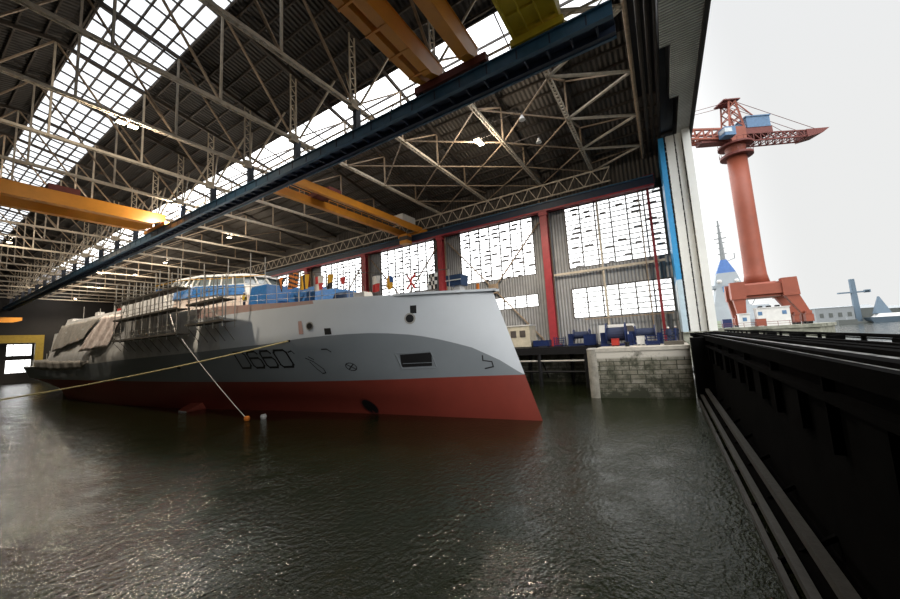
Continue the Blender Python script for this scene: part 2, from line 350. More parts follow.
# ================================================================== HALL STEELWORK
XN = [50-7.13*i for i in range(9)]         # truss panel points 50 ... -7
YT = [6.2]+[13.4+8.95*k for k in range(20)]
def make_truss(y):
    t = thing('roof_truss', (22, y, 22), 'x', 'roof truss', 'roof trusses of the hall')
    b = MB()
    b.beam((XN[-1], y-.16, 22), (XN[0], y-.16, 22), .09, .28).beam((XN[-1], y+.16, 22), (XN[0], y+.16, 22), .09, .28)
    x = XN[-1]
    while x < XN[0]-.4: b.box(x, x+.16, y-.12, y+.12, 21.92, 22.08); x += .55
    b.build('bottom_chord', beige, t)
    tp = [(x, y, zroof(x)-.15) for x in XN]; q = MB()
    for a, c in zip(tp, tp[1:]): q.beam(a, c, .26, .34)
    q.build('top_chord', purl, t)
    for i, x in enumerate(XN):
        if i == 0: continue
        if i == 4:   # lattice post over the runway beam
            p = MB(); h = zroof(x)-.2
            for dx in (-.32, .32): p.beam((x+dx, y, 22), (x+dx, y, h), .12)
            z = 22.3; sgn = 1
            while z < h-.6: p.beam((x-.32*sgn, y, z), (x+.32*sgn, y, z+.55), .07); z += .55; sgn = -sgn
            p.build('lattice_post', beige, t)
            MB().box(x-.42, x+.42, y-.3, y+.3, 21.65, 22.5).build('node_plate', beige, t)
        else: MB().beam((x, y, 22), (x, y, zroof(x)-.2), .17, .17).build('post', beige if i in (5, 6) else rusty, t)
    for i in range(8):
        xa, xb = XN[i], XN[i+1]
        if i < 4: a, c = (xa, y, zroof(xa)-.2), (xb, y, 22)     # falls towards the runway beam
        elif i < 6: a, c = (xb, y, zroof(xb)-.2), (xa, y, 22)
        else: a, c = (xa, y, zroof(xa)-.2), (xb, y, 22)
        MB().beam(a, c, .22, .13).build('diagonal_brace', rusty, t)
    for sg in (-1, 1):  # knee braces from the node along the runway
        MB().beam((22, y+sg*.3, 22.2), (24.0, y+sg*3.6, zroof(24)-.3), .16).build('knee_brace', beige, t)
    return t
tr0 = None
for k, y in enumerate(YT):
    lb = 'steel roof truss spanning the hall over the water, %s in from the hall mouth' % WORDS[k]
    if tr0 is None: tr0 = make_truss(y); tr0['label'] = lb
    else: dup(tr0, (0, y-YT[0], 0), lb)
# front truss pair and horizontal wind bracing by the mouth
t = thing('wind_girder', (22, 0, 22), 'horizontal zigzag wind girder just inside the hall mouth, above the bow', 'wind girder')
for y, z in ((0, 22.0), (-.75, 22.6), (-1.35, 23.3), (-1.9, 22.9)): MB().tube((-7, y, z), (50.1, y, z), .17, n=8).build('chord_pipe', rusty if z < 22.5 else purl, t)
zz = MB()
for i in range(8):
    xa, xb = XN[i], XN[i+1]; xm = (xa+xb)/2
    MB().beam((xa, 6.2, 22), (xm, .1, 22), .26, .16).build('brace', beige, t); MB().beam((xm, .1, 22), (xb, 6.2, 22), .26, .16).build('brace', beige, t)
    MB().beam((xa, 6.2, zroof(xa)-.3), (xm, .1, 22), .12).build('tie', rusty, t)
# small lattice stays near the far wall in the first bays
for k, (y0, y1) in enumerate(((6.2, 13.4), (13.4, 22.35), (22.35, 31.3))):
    t = thing('cross_bracing', (43, y0, 22), 'light laced bracing under the far roof slope, %s bay from the mouth' % WORDS[k], 'bracing', 'laced bracing between trusses')
    for x0, x1 in ((50, 42.8), (42.8, 35.7), (35.7, 28.6)):
        s = MB(); s.beam((x0, y0, 22.0), (x1, y1, 22.0), .12); s.beam((x1, y0, 22), (x0, y1, 22), .12).build('brace', rusty, t)
# purlins
p0 = None; npur = 1
px_ = [x for x in [-6+1.78*i for i in range(33)] if not (8.6 < x < 14.5) and not (26.8 < x < 33.5) and x < 51]
for x in px_:
    if p0 is None:
        p0 = MB().beam((0, -5, 0), (0, YEND, 0), .14, .24).build('roof_purlin', purl); p0.location = (x, 0, zroof(x)+.12)
        tag(p0, 'dark roof purlin along the hall, number 1 from the left eave', 'purlin', 'roof purlins under the sheeting')
    else:
        c = p0.copy(); C.objects.link(c); c.location = (x, 0, zroof(x)+.12); npur += 1
        c['label'] = 'dark roof purlin along the hall, number %d from the left eave' % npur
# middle runway beam
t = thing('crane_runway_beam', (21.5, 0, 18.2), 'dark blue crane runway beam hung down the middle of the hall', 'crane runway')
MB().box(20.9, 21.25, .6, YEND-1, 18.2, 18.95).build('near_girder', blue_p, t)
MB().box(22.1, 22.5, .6, YEND-1, 18.05, 18.85).build('far_girder', blue_dk, t)
MB().box(20.75, 21.4, .6, YEND-1, 18.95, 19.05).build('top_flange', blue_p, t)
MB().box(21.05, 21.15, .6, YEND-1, 19.05, 19.2).build('rail', rusty, t)
MB().box(20.8, 20.9, .6, YEND-1, 18.12, 18.2).box(22.45, 22.65, .6, YEND-1, 17.98, 18.06).build('bottom_flange', blue_p, t)
s = MB(); y = 1.5
while y < YEND-2: s.box(21.25, 22.1, y, y+.12, 18.15, 18.5); y += 1.5
s.box(21.25, 22.1, .6, YEND-1, 18.5, 18.53); s.build('walkway_grid', blue_dk, t)
s = MB(); y = 2
while y < YEND-2: s.box(20.86, 20.9, y, y+.1, 18.2, 18.95); y += 2.2
s.build('stiffeners', blue_dk, t)
for y in YT:
    MB().box(21.6, 22.2, y-.22, y+.22, 18.85, 21.9).build('hanger', blue_dk, t)
# longitudinal lattice over the runway (under the bright roof band)
t = thing('longitudinal_girder', (23, 0, 20.5), 'pale lattice girder running beside the middle runway beam', 'lattice girder')
s = MB().beam((23.4, .5, 20.6), (23.4, YEND-1, 20.6), .14).beam((23.4, .5, 21.9), (23.4, YEND-1, 21.9), .14).beam((22.9, .5, 20.3), (22.9, YEND-1, 20.3), .10); s.build('chords', beige, t)
s = MB(); y = 1; sg = 0
while y < YEND-2: s.beam((23.4, y, 20.6 if sg else 21.9), (23.4, y+1.5, 21.9 if sg else 20.6), .07); y += 1.5; sg = 1-sg
s.build('lacing', beige, t)
# far runway: red and blue beam with lattice girder over it
t = thing('crane_runway_beam', (49, 0, 17.6), 'red and navy crane runway beam along the glazed far wall', 'crane runway')
MB().box(48.7, 49.3, -.8, YEND-1, 17.75, 18.75).build('web', blue_dk, t)
MB().box(48.55, 49.4, -.8, YEND-1, 17.55, 17.78).build('bottom_flange', red_p, t)
MB().box(48.5, 49.45, -.8, YEND-1, 18.75, 18.9).build('top_flange', blue_p, t)
MB().box(48.95, 49.05, -.8, YEND-1, 18.9, 19.05).build('rail', rusty, t)
MB().box(48.75, 49.3, -.9, .4, 18.1, 19.1).build('end_box', mat('dull_red_paint', (.16, .02, .025), .6), t)
t = thing('longitudinal_girder', (49.6, 4, 19.6), 'brown lattice girder above the far red runway beam', 'lattice girder')
MB().beam((49.5, 4, 19.9), (49.5, YEND-1, 19.9), .16).beam((49.5, 4, 21.8), (49.5, YEND-1, 21.8), .18).build('chords', beige, t)
s = MB(); y = 4; sg = 0
while y < YEND-2: s.beam((49.5, y, 19.9 if sg else 21.8), (49.5, y+1.12, 21.8 if sg else 19.9), .10); y += 1.12; sg = 1-sg
s.build('lacing', beige, t)
# columns
c0 = None
for k, y in enumerate(cols_y):
    lb = 'red steel column of the far glazed wall, %s from the hall mouth' % WORDS[k]
    if c0 is None:
        c0 = thing('steel_column', (49.2, y, -1.66), lb, 'column', 'red columns of the far wall')
        MB().box(48.75, 48.85, y-.5, y+.5, -1.66, 17.6).box(49.55, 49.65, y-.5, y+.5, -1.66, 17.6).box(48.85, 49.55, y-.06, y+.06, -1.66, 17.6).build('shaft', red_p, c0)
        MB().box(49.5, 49.8, y-.62, y-.5, -1.66, 19.7).box(49.5, 49.8, y+.5, y+.62, -1.66, 19.7).build('guide_angle', rusty, c0)
        MB().box(48.4, 49.9, y-.75, y+.75, -1.66, -1.4).build('base_plate', red_p, c0)
        MB().box(48.6, 49.9, y-.6, y+.6, 17.0, 17.55).build('bracket', red_p, c0)
    else: dup(c0, (0, y-cols_y[0], 0), lb)
solo(MB().tube((49.9, 6.1, -1.66), (49.9, 6.1, 17.6), .15), 'wall_post', beige, 'slim cream post in the middle of the glazing nearest the doors', 'post')
solo(MB().box(49.5, 49.8, -.15, .15, -1.66, 18.0), 'wall_post', red_p, 'slim red post beside the blue door leaf', 'post')
solo(MB().box(49.6, 49.8, 1.0, 1.15, -1.66, 18), 'wall_post', rusty, 'thin brown post next to the slim red post', 'post')
solo(MB().beam((49.7, -1, 8.3), (49.7, 12.6, 8.3), .1, .3), 'wall_rail', beige, 'cream horizontal rail across the spandrel nearest the doors', 'rail')
solo(MB().beam((49.6, -1.2, 1.75), (49.6, 9, 1.75), .1, .14), 'wall_rail', rusty, 'brown handrail under the lower glazing nearest the doors', 'rail')
# X braces in wall bays
for k in range(3):
    y0, y1 = cols_y[k]+1.0, cols_y[k]+16.9
    t = thing('wall_bracing', (49.9, (y0+y1)/2, -1.5), 'brown X bracing across the glazing, %s bay behind the bow' % WORDS[k], 'bracing', 'X braces of the far wall')
    MB().beam((49.9, y0, -1.5), (49.9, y1, 16.5), .18).build('brace', rusty, t); MB().beam((49.9, y1, -1.5), (49.9, y0, 16.5), .18).build('brace', rusty, t)
    MB().box(49.75, 50.0, (y0+y1)/2-.8, (y0+y1)/2+.8, 6.8, 8.3).build('gusset', rusty, t)
t = thing('wall_bracing', (50, 4, 2), 'thin dark X bracing in the lower glazing beside the doors', 'bracing')
for a, b in ((-1.2, 3.3), (3.3, 6.1), (6.1, 10.4)):
    s = MB().beam((50.0, a, 2.0), (50.0, b, 6.1), .06); s.beam((50.0, b, 2.0), (50.0, a, 6.1), .06).build('brace', bar_d, t)
t = thing('wall_bracing', (50, 4, 9), 'thin dark X bracing in the upper glazing beside the doors', 'bracing')
for a, b in ((-1.2, 6.1), (6.1, 10.4)):
    for z0, z1 in ((9, 13.4), (13.4, 17.8)):
        s = MB().beam((50.0, a, z0), (50.0, b, z1), .06); s.beam((50.0, b, z0), (50.0, a, z1), .06).build('brace', bar_d, t)
# ================================================================== OVERHEAD CRANES
def crane_girder(t, y0, y1, x0, x1, z0, z1, m, name='girder', taper=True):
    s = MB(); zt = z1; xe = x1-1.6
    s.hexa([(x0, y0, z0), (xe, y0, z0), (xe, y1, z0), (x0, y1, z0), (x0, y0, zt), (xe, y0, zt), (xe, y1, zt), (x0, y1, zt)])
    zm = z0+(z1-z0)*.45
    s.hexa([(xe, y0, z0), (x1, y0, zm), (x1, y1, zm), (xe, y1, z0), (xe, y0, zt), (x1, y0, zt), (x1, y1, zt), (xe, y1, zt)])
    s.box(x0, x1, y0-.06, y1+.06, zt, zt+.05)
    return s.build(name, m, t)
t = thing('bridge_crane', (10, 12, 19.3), 'orange overhead bridge crane nearest the mouth, left of the blue beam', 'bridge crane', 'bridge cranes')
crane_girder(t, 13.55, 14.15, -6, 21.3, 19.4, 20.9, orange); crane_girder(t, 12.45, 13.15, -6, 21.3, 19.4, 20.9, orange); crane_girder(t, 9.4, 10.25, -6, 21.3, 19.4, 20.9, orange)
MB().box(20.75, 21.35, 8.6, 14.8, 19.3, 19.9).build('end_carriage', crane_dk, t)
for y in (9.0, 14.3): MB().tube((20.9, y, 19.42), (21.3, y, 19.42), .22, n=12).build('wheel', black, t)
for i in range(12): MB().box(-5+i*2.2, -4.85+i*2.2, 12.4, 14.2, 19.34, 19.4).build('stiffener', orange, t)
t = thing('bridge_crane', (10, 5, 19.5), 'yellow overhead crane with broad ribbed underside at the blue beam end', 'bridge crane', 'bridge cranes')
MB().box(-6, 21.3, 3.6, 6.5, 20.0, 20.1).build('underside_plate', yellow, t)
s = MB()
for y in (3.6, 4.55, 5.5, 6.42): s.box(-6, 21.3, y, y+.08, 19.72, 20.05)
for i in range(19): s.box(-5.5+i*1.45, -5.42+i*1.45, 3.6, 6.5, 19.82, 20.02)
s.build('ribs', yellow, t)
MB().box(-6, 21.4, 3.5, 3.6, 19.7, 21.2).box(-6, 21.4, 6.5, 6.6, 19.7, 21.2).build('side_plates', yellow, t)
MB().box(20.8, 21.5, 3.3, 6.8, 19.25, 19.75).build('end_carriage', yellow, t)
t = thing('bridge_crane', (10, 66, 19.3), 'orange overhead crane far down the left side of the blue beam', 'bridge crane', 'bridge cranes')
crane_girder(t, 62.0, 63.0, -6, 21.2, 19.3, 20.9, orange); crane_girder(t, 66.6, 67.6, -6, 21.2, 19.3, 20.9, orange)
MB().box(20.75, 21.35, 61, 68.6, 19.2, 19.7).build('end_carriage', orange, t)
MB().box(9.5, 12.3, 62.5, 67, 20.9, 21.9).build('trolley', crane_dk, t)
t = thing('bridge_crane', (36, 37, 18.9), 'orange overhead crane between the blue beam and the glazed far wall', 'bridge crane', 'bridge cranes')
crane_girder(t, 38.5, 39.2, 22.6, 49.2, 19.1, 20.0, orange); crane_girder(t, 34.8, 35.3, 22.6, 49.2, 19.1, 20.0, orange)
MB().box(48.7, 49.3, 33.8, 40, 19.0, 19.5).build('end_carriage', orange, t); MB().box(22.3, 22.9, 33.8, 40, 18.9, 19.5).build('end_carriage', orange, t)
MB().box(43.8, 47.2, 34.8, 37, 20.0, 21.2).build('electric_cabinet', cabin_w, t)
MB().box(46.9, 48.3, 36.6, 38.2, 17.2, 18.9).build('driver_cab', orange, t)
MB().box(46.88, 48.32, 36.55, 38.25, 17.8, 18.5).build('cab_glass', bar_d, t)
s = MB(); x = 23
while x < 49: s.beam((x, 39.3, 19.9), (x, 39.3, 21.0), .05); x += 1.6
s.beam((23, 39.3, 21.0), (49, 39.3, 21.0), .05).beam((23, 39.3, 20.5), (49, 39.3, 20.5), .04).build('handrail', orange, t)
MB().box(29, 31, 34.9, 39.2, 20.0, 20.6).build('trolley', crane_dk, t)
t = thing('portal_gantry', (22, 186, -6), 'ochre yellow gantry at the dark far end of the hall', 'gantry')
MB().box(4, 30.2, 185.5, 187.2, 7.0, 9.6).build('beam', yel_dk, t)
MB().box(28.3, 30.2, 185.5, 187.2, -3, 7.0).build('leg', yel_dk, t)
t = thing('bridge_crane', (10, 160, 19.3), 'amber overhead crane at the dark far end of the hall, furthest crane', 'bridge crane', 'bridge cranes')
crane_girder(t, 158, 159, -6, 21.2, 11.8, 13.2, orange)
# lamps
def lamp(x, y, label, pair=False, z=21.5):
    t = thing('high_bay_light', (x, y, z), label, 'lamp', 'lit lamps hanging in the roof')
    yt = min(YT, key=lambda q: abs(q-y)); MB().beam((x, y, z+.42), (x, yt, z+.42), .05).build('support_rail', bar_d, t)
    for dx in ((-.42, .42) if pair else (0,)):
        MB().box(x+dx-.34, x+dx+.34, y-.34, y+.34, z+.12, z+.4).build('housing', bar_d, t)
        MB().box(x+dx-.3, x+dx+.3, y-.3, y+.3, z+.05, z+.12).build('lens', lamp_e, t)
    MB().beam((x, y, z+.4), (x, y, z+.9), .06).build('bracket', bar_d, t)
    L2 = bpy.data.lights.new('lamp_spill', 'POINT'); L2.energy = 2400 if pair else 2200; L2.color = (1, .86, .68); L2.shadow_soft_size = .35
    l2 = bpy.data.objects.new('lamp_spill', L2); C.objects.link(l2); l2.parent = t; l2.location = (0, 0, -.6)
    L_ = bpy.data.lights.new('lamp_light', 'SPOT'); L_.spot_size = math.radians(150); L_.spot_blend = .5; L_.energy = (16000 if pair else 11000); L_.color = (1, .86, .68); L_.shadow_soft_size = .35
    l = bpy.data.objects.new('lamp_light', L_); C.objects.link(l); l.parent = t; l.location = (0, 0, -.25)
lamp(33.3, 15.3, 'twin bright floodlight above the bow, right of the blue beam', True)
lamp(10.7, 40.6, 'twin bright roof lamp under the ridge glazing at upper left', True)
lamp(12, 70.8, 'lit roof lamp just above the far orange crane')
lamp(10.9, 97.9, 'lit roof lamp below the far orange crane at the left edge')
lamp(21, 58.2, 'lit lamp on the left side of the blue beam')
fl = [(33.4, 68.5), (33.7, 97.7), (34, 117), (33.6, 144.9), (35.2, 176), (26, 150), (28, 120)]
for i, (x, y) in enumerate(fl):
    lamp(x, y, 'small lit lamp in the far roof slope right of the blue beam, number %s going deeper' % WORDS[i] if 0 else 'small lit lamp over the ship, %s in the row going deeper into the hall' % WORDS[i])
for x, y, lb in ((31.5, 9.7, 'grey unlit lamp hanging right of the twin floodlight'), (36.5, 9.6, 'pale unlit bell lamp further right of the twin floodlight')):
    t = thing('bell_lamp', (x, y, 21), lb, 'lamp', 'unlit lamps near the mouth')
    MB().tube((x, y, 21), (x, y, 21.5), .32, .1, n=12).build('shade', cabin_w, t); MB().beam((x, y, 21.5), (x, y, 22.02), .05).beam((x, y, 22.02), (x, 13.4, 22.02), .05).build('rod', bar_d, t)
# ================================================================== FRIGATE
SL = 108.0; SA = math.radians(1.2); SBX, SBY = 26.4, 8.5
SS = [0, 2, 4, 7, 10, 14, 20, 27, 35, 45, 60, 80, 90, 100, 116]
HB = {-3: [0, .1, .2, .4, .6, .9, 1.5, 2.4, 3.6, 4.9, 5.8, 4.0, 1.0, 0.1, 0.1],
      0: [0, .25, .45, .8, 1.1, 1.5, 2.3, 3.3, 4.7, 6.2, 7.5, 7.2, 4.2, 0.8, 0.1],
      3.4: [0, .6, 1.2, 2.4, 3.6, 4.8, 6.0, 6.8, 7.5, 8.0, 8.4, 8.6, 8.5, 7.6, 6.2],
      6.8: [0, 1.1, 2.2, 3.8, 5.1, 6.4, 7.5, 8.2, 8.6, 8.8, 8.85, 8.85, 8.75, 8.6, 7.8],
      10.2: [0, 1.4, 2.7, 4.4, 5.6, 6.6, 7.4, 7.8, 8.0, 8.1, 8.1, 8.1, 8.1, 8.1, 7.6]}
LV = sorted(HB)
def hbf(s, v): return lerp(v, LV, [lerp(max(s, 0), SS, HB[l]) for l in LV])
def stem(v): return 3.3*v/10.2
def sheer(s): return lerp(s, [0, 16, 27, 40, 82, 83, 116], [10.2, 10.5, 11.1, 11.4, 11.4, 5.7, 5.7])
def spt(so, t, v):     # distance aft of the waterline stem, athwartships (-: near side), height over water
    return (SBX-math.sin(SA)*so+t*math.cos(SA), SBY+math.cos(SA)*so+t*math.sin(SA), WZ+v)
def hpt(s, v, side=-1, out=0.0): return spt(s+stem(v), side*(hbf(s, v)+out), v)
def greyline(s): return lerp(s, [0, .2, 1.4, 3, 4.35, 5.6, 6.9, 9, 10.5, 13, 16.4, 20, 31, 50, 62, 80, 108], [3.46, 3.5, 4.6, 5.7, 6.25, 6.7, 7.0, 7.27, 7.35, 7.34, 7.25, 6.95, 6.58, 6.16, 5.8, 5.5, 5.4])
ship = thing('frigate', (SBX, SBY, WZ), 'grey and white naval frigate with red underside, bow towards the hall mouth', 'ship')
stn = [0, .15, .4, .8, 1.4, 2, 3, 4, 5, 6, 7, 8.5, 10, 12, 14, 16, 18, 20, 23.5, 27, 31, 35, 40, 45, 50, 55, 60, 65, 70, 75, 80, 82, 82.6, 86, 92, 98, 103, 106]
def rows(s):
    g = greyline(s); sh = sheer(s); r = [-3, -1.5, 0, 1.7, 3.4]
    g = max(g, 3.45); r += [3.4+(g-3.4)*k for k in (.33, .66, 1)]
    top = min(10.15, sh-.12); top = max(top, g+.05)
    r += [g+(top-g)*k for k in (.25, .5, .75, 1)]+[sh]
    return r
MATI = [2, 2, 2, 2, 1, 1, 1, 0, 0, 0, 0, 3]
hm = MB()
for side in (-1, 1):
    P = []
    for s in stn:
        for v in rows(s): P.append(hpt(s, v, side))
    m = len(MATI)+1; b = len(hm.v); hm.v += P
    for i in range(len(stn)-1):
        for j in range(m-1):
            f = (b+i*m+j, b+(i+1)*m+j, b+(i+1)*m+j+1, b+i*m+j+1)
            mi = MATI[j]
            s = stn[i]
            if mi == 0 and s >= 27: mi = 4
            if mi == 3: mi = 0 if s < 14 else (3 if s < 31 else 4)
            hm.f.append(f if side < 0 else f[::-1]); hm.mi.append(mi)
# transom
s = stn[-1]; R = rows(s); b = len(hm.v)
for v in R: hm.v.append(hpt(s, v, -1)); hm.v.append(hpt(s, v, 1))
for j in range(len(R)-1): hm.f.append((b+2*j, b+2*j+1, b+2*j+3, b+2*j+2)); hm.mi.append(MATI[j] if MATI[j] != 3 else 4)
hull = hm.build('hull', [white_p, grey_p, red_h, pink_p, prim], ship, smooth=True)
for p in hull.data.polygons: p.use_smooth = True
hull.data.set_sharp_from_angle(angle=math.radians(38)) if hasattr(hull.data, 'set_sharp_from_angle') else None
# decks
def deck_mesh(s0, s1, dv, inset=.05, n=24):
    d = MB()
    def fn(u, v): 
        sh = sheer(u)-dv; b_ = hbf(u, sh)-inset; return spt(u+stem(sh), v*max(b_, .02), sh)
    d.grid(fn, [s0+(s1-s0)*i/n for i in range(n+1)], [-1, 0, 1]); return d
deck_mesh(.1, 35, .25).build('foredeck', deck_g, ship, solid=.1)
deck_mesh(83, 106, .15).build('flight_deck', deck_g, ship, solid=.1)
# overhanging plate round the bow deck edge
pl = MB()
for side in (-1, 1):
    pts = [0, .3, .8, 1.5, 2.5, 3.5, 4.5, 5.5, 6.3, 7.0]
    ring = []
    for s in pts:
        o = .42 if s < 6 else .42*(7.0-s); a = V(hpt(s, 10.22, side, o)); c = V(hpt(s, 10.22, side, -.3)); 
        if s < .5: a = V(spt(s+stem(10.22)-.45, side*(.35+.3*s), 10.22))
        ring.append([a+V((0, 0, -.03)), a+V((0, 0, .16)), c+V((0, 0, .2)), c+V((0, 0, -.03))])
    if side > 0: ring = [r[::-1] for r in ring]
    pl.loft(ring)
pl.build('bow_edge_plate', white_p, ship)
# superstructure: long block flush with the topsides, leaning inboard
def block(levels, name, m, smooth=False):
    b = MB(); rings = []
    for poly, v in levels:
        full = [(s, -t) for s, t in poly]+[(s, t) for s, t in poly[::-1] if t > 0.01]
        rings.append([spt(s, t, v if not callable(v) else v(s)) for s, t in full])
    n = min(len(r) for r in rings); b.loft([r[:n] for r in rings]); return b.build(name, m, ship, smooth=smooth)
sup = block([([(82, 8.0), (60, 8.0), (56, 8.0), (54, 6.5)], 11.3), ([(82, 7.5), (61, 7.5), (57, 7.4), (56, 6.0)], 13.2)], 'aft_superstructure', prim)
block([([(58, 8.0), (46, 8.0), (42, 8.0), (40, 6.5)], 11.3), ([(57, 7.2), (47, 7.2), (43, 7.0), (42, 6.0)], 14.3)], 'midship_superstructure', prim)
# bridge with faceted front, three bands
B0 = [(45, 8.0), (38, 7.75), (31, 4.6), (28.8, 0)]
B1 = [(45, 7.3), (38.4, 6.7), (32.6, 3.7), (31, 0)]
B2 = [(45, 6.9), (39, 6.2), (33.8, 3.2), (32.6, 0)]
B3 = [(45, 5.9), (40, 5.3), (35.6, 2.4), (35, 0)]
block([(B0, 11.0), (B1, 13.0)], 'bridge_base', mat('patchy_bridge_primer', (.55, .52, .48), .7, var=.3, scale=.6, col2=(.46, .33, .26)))
block([(B1, 13.0), (B2, 14.3)], 'bridge_skirt', prim)
def ringpts(B, v, o=0.0): return [(s, t, v) for s, t in B]
# wrapped blue sheeting on the lower bridge band
bt = MB()
for (a0, a1), (c0_, c1_) in (((B1[0], B1[1]), (B2[0], B2[1])), ((B1[1], B1[2]), (B2[1], B2[2]))):
    for i in range(6):
        f0, f1 = i/6, (i+1)/6; q = []
        for f, (p_, q_), vv in ((f0, (a0, a1), 13.0), (f1, (a0, a1), 13.0), (f1, (c0_, c1_), 14.35), (f0, (c0_, c1_), 14.35)):
            s = p_[0]+(q_[0]-p_[0])*f; t_ = p_[1]+(q_[1]-p_[1])*f; q.append(spt(s, -(t_+.12+.05*(i % 2)), vv))
        bt.add(q, [(0, 1, 2, 3)])
bt.build('blue_sheeting', blue_t, ship, solid=.04)
block([(B2, 14.3), ([(s, t-.08) for s, t in B2[:3]]+[B2[3]], 14.5)], 'window_sill', white_p)
G = [(45, 6.5), (39.3, 5.85), (34.5, 2.9), (33.6, 0)]
wb = block([([(s+.15, max(t-.1, 0)) for s, t in G], 14.5), ([(s+.15, max(t-.12, 0)) for s, t in B3], 15.75)], 'bridge_windows', mat('dusty_window_glass', (.14, .17, .18), .15, var=.4))
def frame(a, c, n):
    for i in range(n+1):
        f = i/n; p = [a[0][k]+(a[1][k]-a[0][k])*f for k in (0, 1)]; q = [c[0][k]+(c[1][k]-c[0][k])*f for k in (0, 1)]
        MB().beam(spt(p[0], -p[1], 14.5), spt(q[0], -q[1], 15.75), .16).build('window_frame', cabin_w, wb)
frame((G[0], G[1]), (B3[0], B3[1]), 5); frame((G[1], G[2]), (B3[1], B3[2]), 4); frame((G[2], G[3]), (B3[2], B3[3]), 2)
block([([(s-.2, t+.15 if t else 0) for s, t in B3], 15.75), ([(s+.3, max(t-.2, 0)) for s, t in B3], 16.15)], 'bridge_roof', prim)
# mast stump block and clutter on the superstructure roof
MB().hexa([spt(50, -3.5, 14.4), spt(58, -3.5, 14.4), spt(58, 3.5, 14.4), spt(50, 3.5, 14.4), spt(51, -2.6, 15.2), spt(57.5, -2.6, 15.2), spt(57.5, 2.6, 15.2), spt(51, 2.6, 15.2)]).build('mast_base', prim, ship)
MB().hexa([spt(79, -7.5, 13.1), spt(82, -7.5, 13.1), spt(82, 7, 13.1), spt(79, 7, 13.1), spt(79.2, -7.4, 13.7), spt(82, -7.4, 13.7), spt(82, 6.9, 13.7), spt(79.2, 6.9, 13.7)]).build('hangar_top', prim, ship)
MB().hexa([spt(64, -3, 13.1), spt(72, -3, 13.1), spt(72, 3, 13.1), spt(64, 3, 13.1), spt(65, -2.3, 14), spt(71, -2.3, 14), spt(71, 2.3, 14), spt(65, 2.3, 14)]).build('funnel_block', deck_g, ship)
# hull recesses and markings follow the shell
def patch(pts4, name, m, out=.03, n=5):
    a, b_, c, d = pts4; g = MB(); cv_ = sum(p[1] for p in pts4)/4
    def fn(u, v):
        s = (a[0]*(1-u)+b_[0]*u)*(1-v)+(d[0]*(1-u)+c[0]*u)*v; h = (a[1]*(1-u)+b_[1]*u)*(1-v)+(d[1]*(1-u)+c[1]*u)*v
        return hpt(s+stem(cv_)-stem(h), h, -1, out)
    g.grid(fn, [i/n for i in range(n+1)], [i/n for i in range(n+1)]); return g.build(name, m, ship)
def disc(cs, cv, rs, rv, name, m, out=.035, ring=None):
    g = MB(); n = 20; P = [hpt(cs, cv, -1, out)]
    for i in range(n): P.append(hpt(cs+rs*math.cos(2*math.pi*i/n)-stem(rv*math.sin(2*math.pi*i/n)), cv+rv*math.sin(2*math.pi*i/n), -1, out))
    g.add(P, [(0, 1+i, 1+(i+1) % n) for i in range(n)]); return g.build(name, m, ship)
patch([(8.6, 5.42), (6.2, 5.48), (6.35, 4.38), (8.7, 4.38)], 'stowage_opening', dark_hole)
fr = MB()
for a, b_ in (((8.75, 5.55), (6.05, 5.6)), ((6.05, 5.6), (6.2, 4.25)), ((6.2, 4.25), (8.85, 4.25)), ((8.85, 4.25), (8.75, 5.55))): fr.beam(hpt(*a, -1, .04), hpt(*b_, -1, .04), .06)
fr.beam(hpt(8.6, 4.68, -1, .05), hpt(6.3, 4.66, -1, .05), .035); fr.build('opening_frame', grey_p, ship)
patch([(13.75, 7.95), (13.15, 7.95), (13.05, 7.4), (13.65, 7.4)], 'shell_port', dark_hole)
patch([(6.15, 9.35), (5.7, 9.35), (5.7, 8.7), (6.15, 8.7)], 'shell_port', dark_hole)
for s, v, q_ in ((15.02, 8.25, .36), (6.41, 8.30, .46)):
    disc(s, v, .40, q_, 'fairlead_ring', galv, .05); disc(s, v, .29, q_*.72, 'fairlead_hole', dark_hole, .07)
patch([(16.35, 8.75), (15.95, 8.75), (15.7, 7.6), (16.2, 7.6)], 'primer_patch', pink_p)
disc(14.8, .80, .80, .86, 'thruster_rim', mat('dark_red_rim', (.17, .03, .025), .6), .04); disc(14.72, .80, .66, .72, 'thruster_opening', dark_hole, .06)
patch([(17.9, 7.17), (17.5, 7.17), (17.5, 7.0), (17.9, 7.0)], 'fairlead', dark_hole)
# painted strokes
def stroke(g, pts, wd=.10, closed=False):
    if closed: pts = pts+[pts[0]]
    for a, b_ in zip(pts, pts[1:]):
        d = V((b_[0]-a[0], b_[1]-a[1])); l = d.length
        if l < 1e-6: continue
        n = V((-d.y, d.x))/l*wd/2; e_ = d/l*wd*.45; k = max(1, int(l/.4)); A_ = V(a)-e_; B_ = V(b_)+e_
        g.grid(lambda u, v: hpt(*(A_*(1-u)+B_*u+n*v), -1, .03), [i/k for i in range(k+1)], [-1, 1])
GL = {'D': ([(0, 0), (0, 1), (.8, 1), (1, .82), (1, .18), (.8, 0)], True), '6': ([(.95, .86), (.82, 1), (.15, 1), (0, .85), (0, .15), (.15, 0), (.85, 0), (1, .15), (1, .45), (.85, .6), (0, .6)], False),
      '0': ([(.15, 0), (0, .15), (0, .85), (.15, 1), (.85, 1), (1, .85), (1, .15), (.85, 0)], True)}
X0, CW, CG, VB, VT = 25.35, 1.42, .36, 4.78, 6.32
for i, ch in enumerate('D660'):
    P, cl = GL[ch]; g = MB(); s0 = X0-i*(CW+CG)
    stroke(g, [(s0-p[0]*CW, VB+p[1]*(VT-VB)) for p in P], .19, cl); o = g.build('hull_number', ink, ship); o['label'] = 'painted black outline character %s' % ch
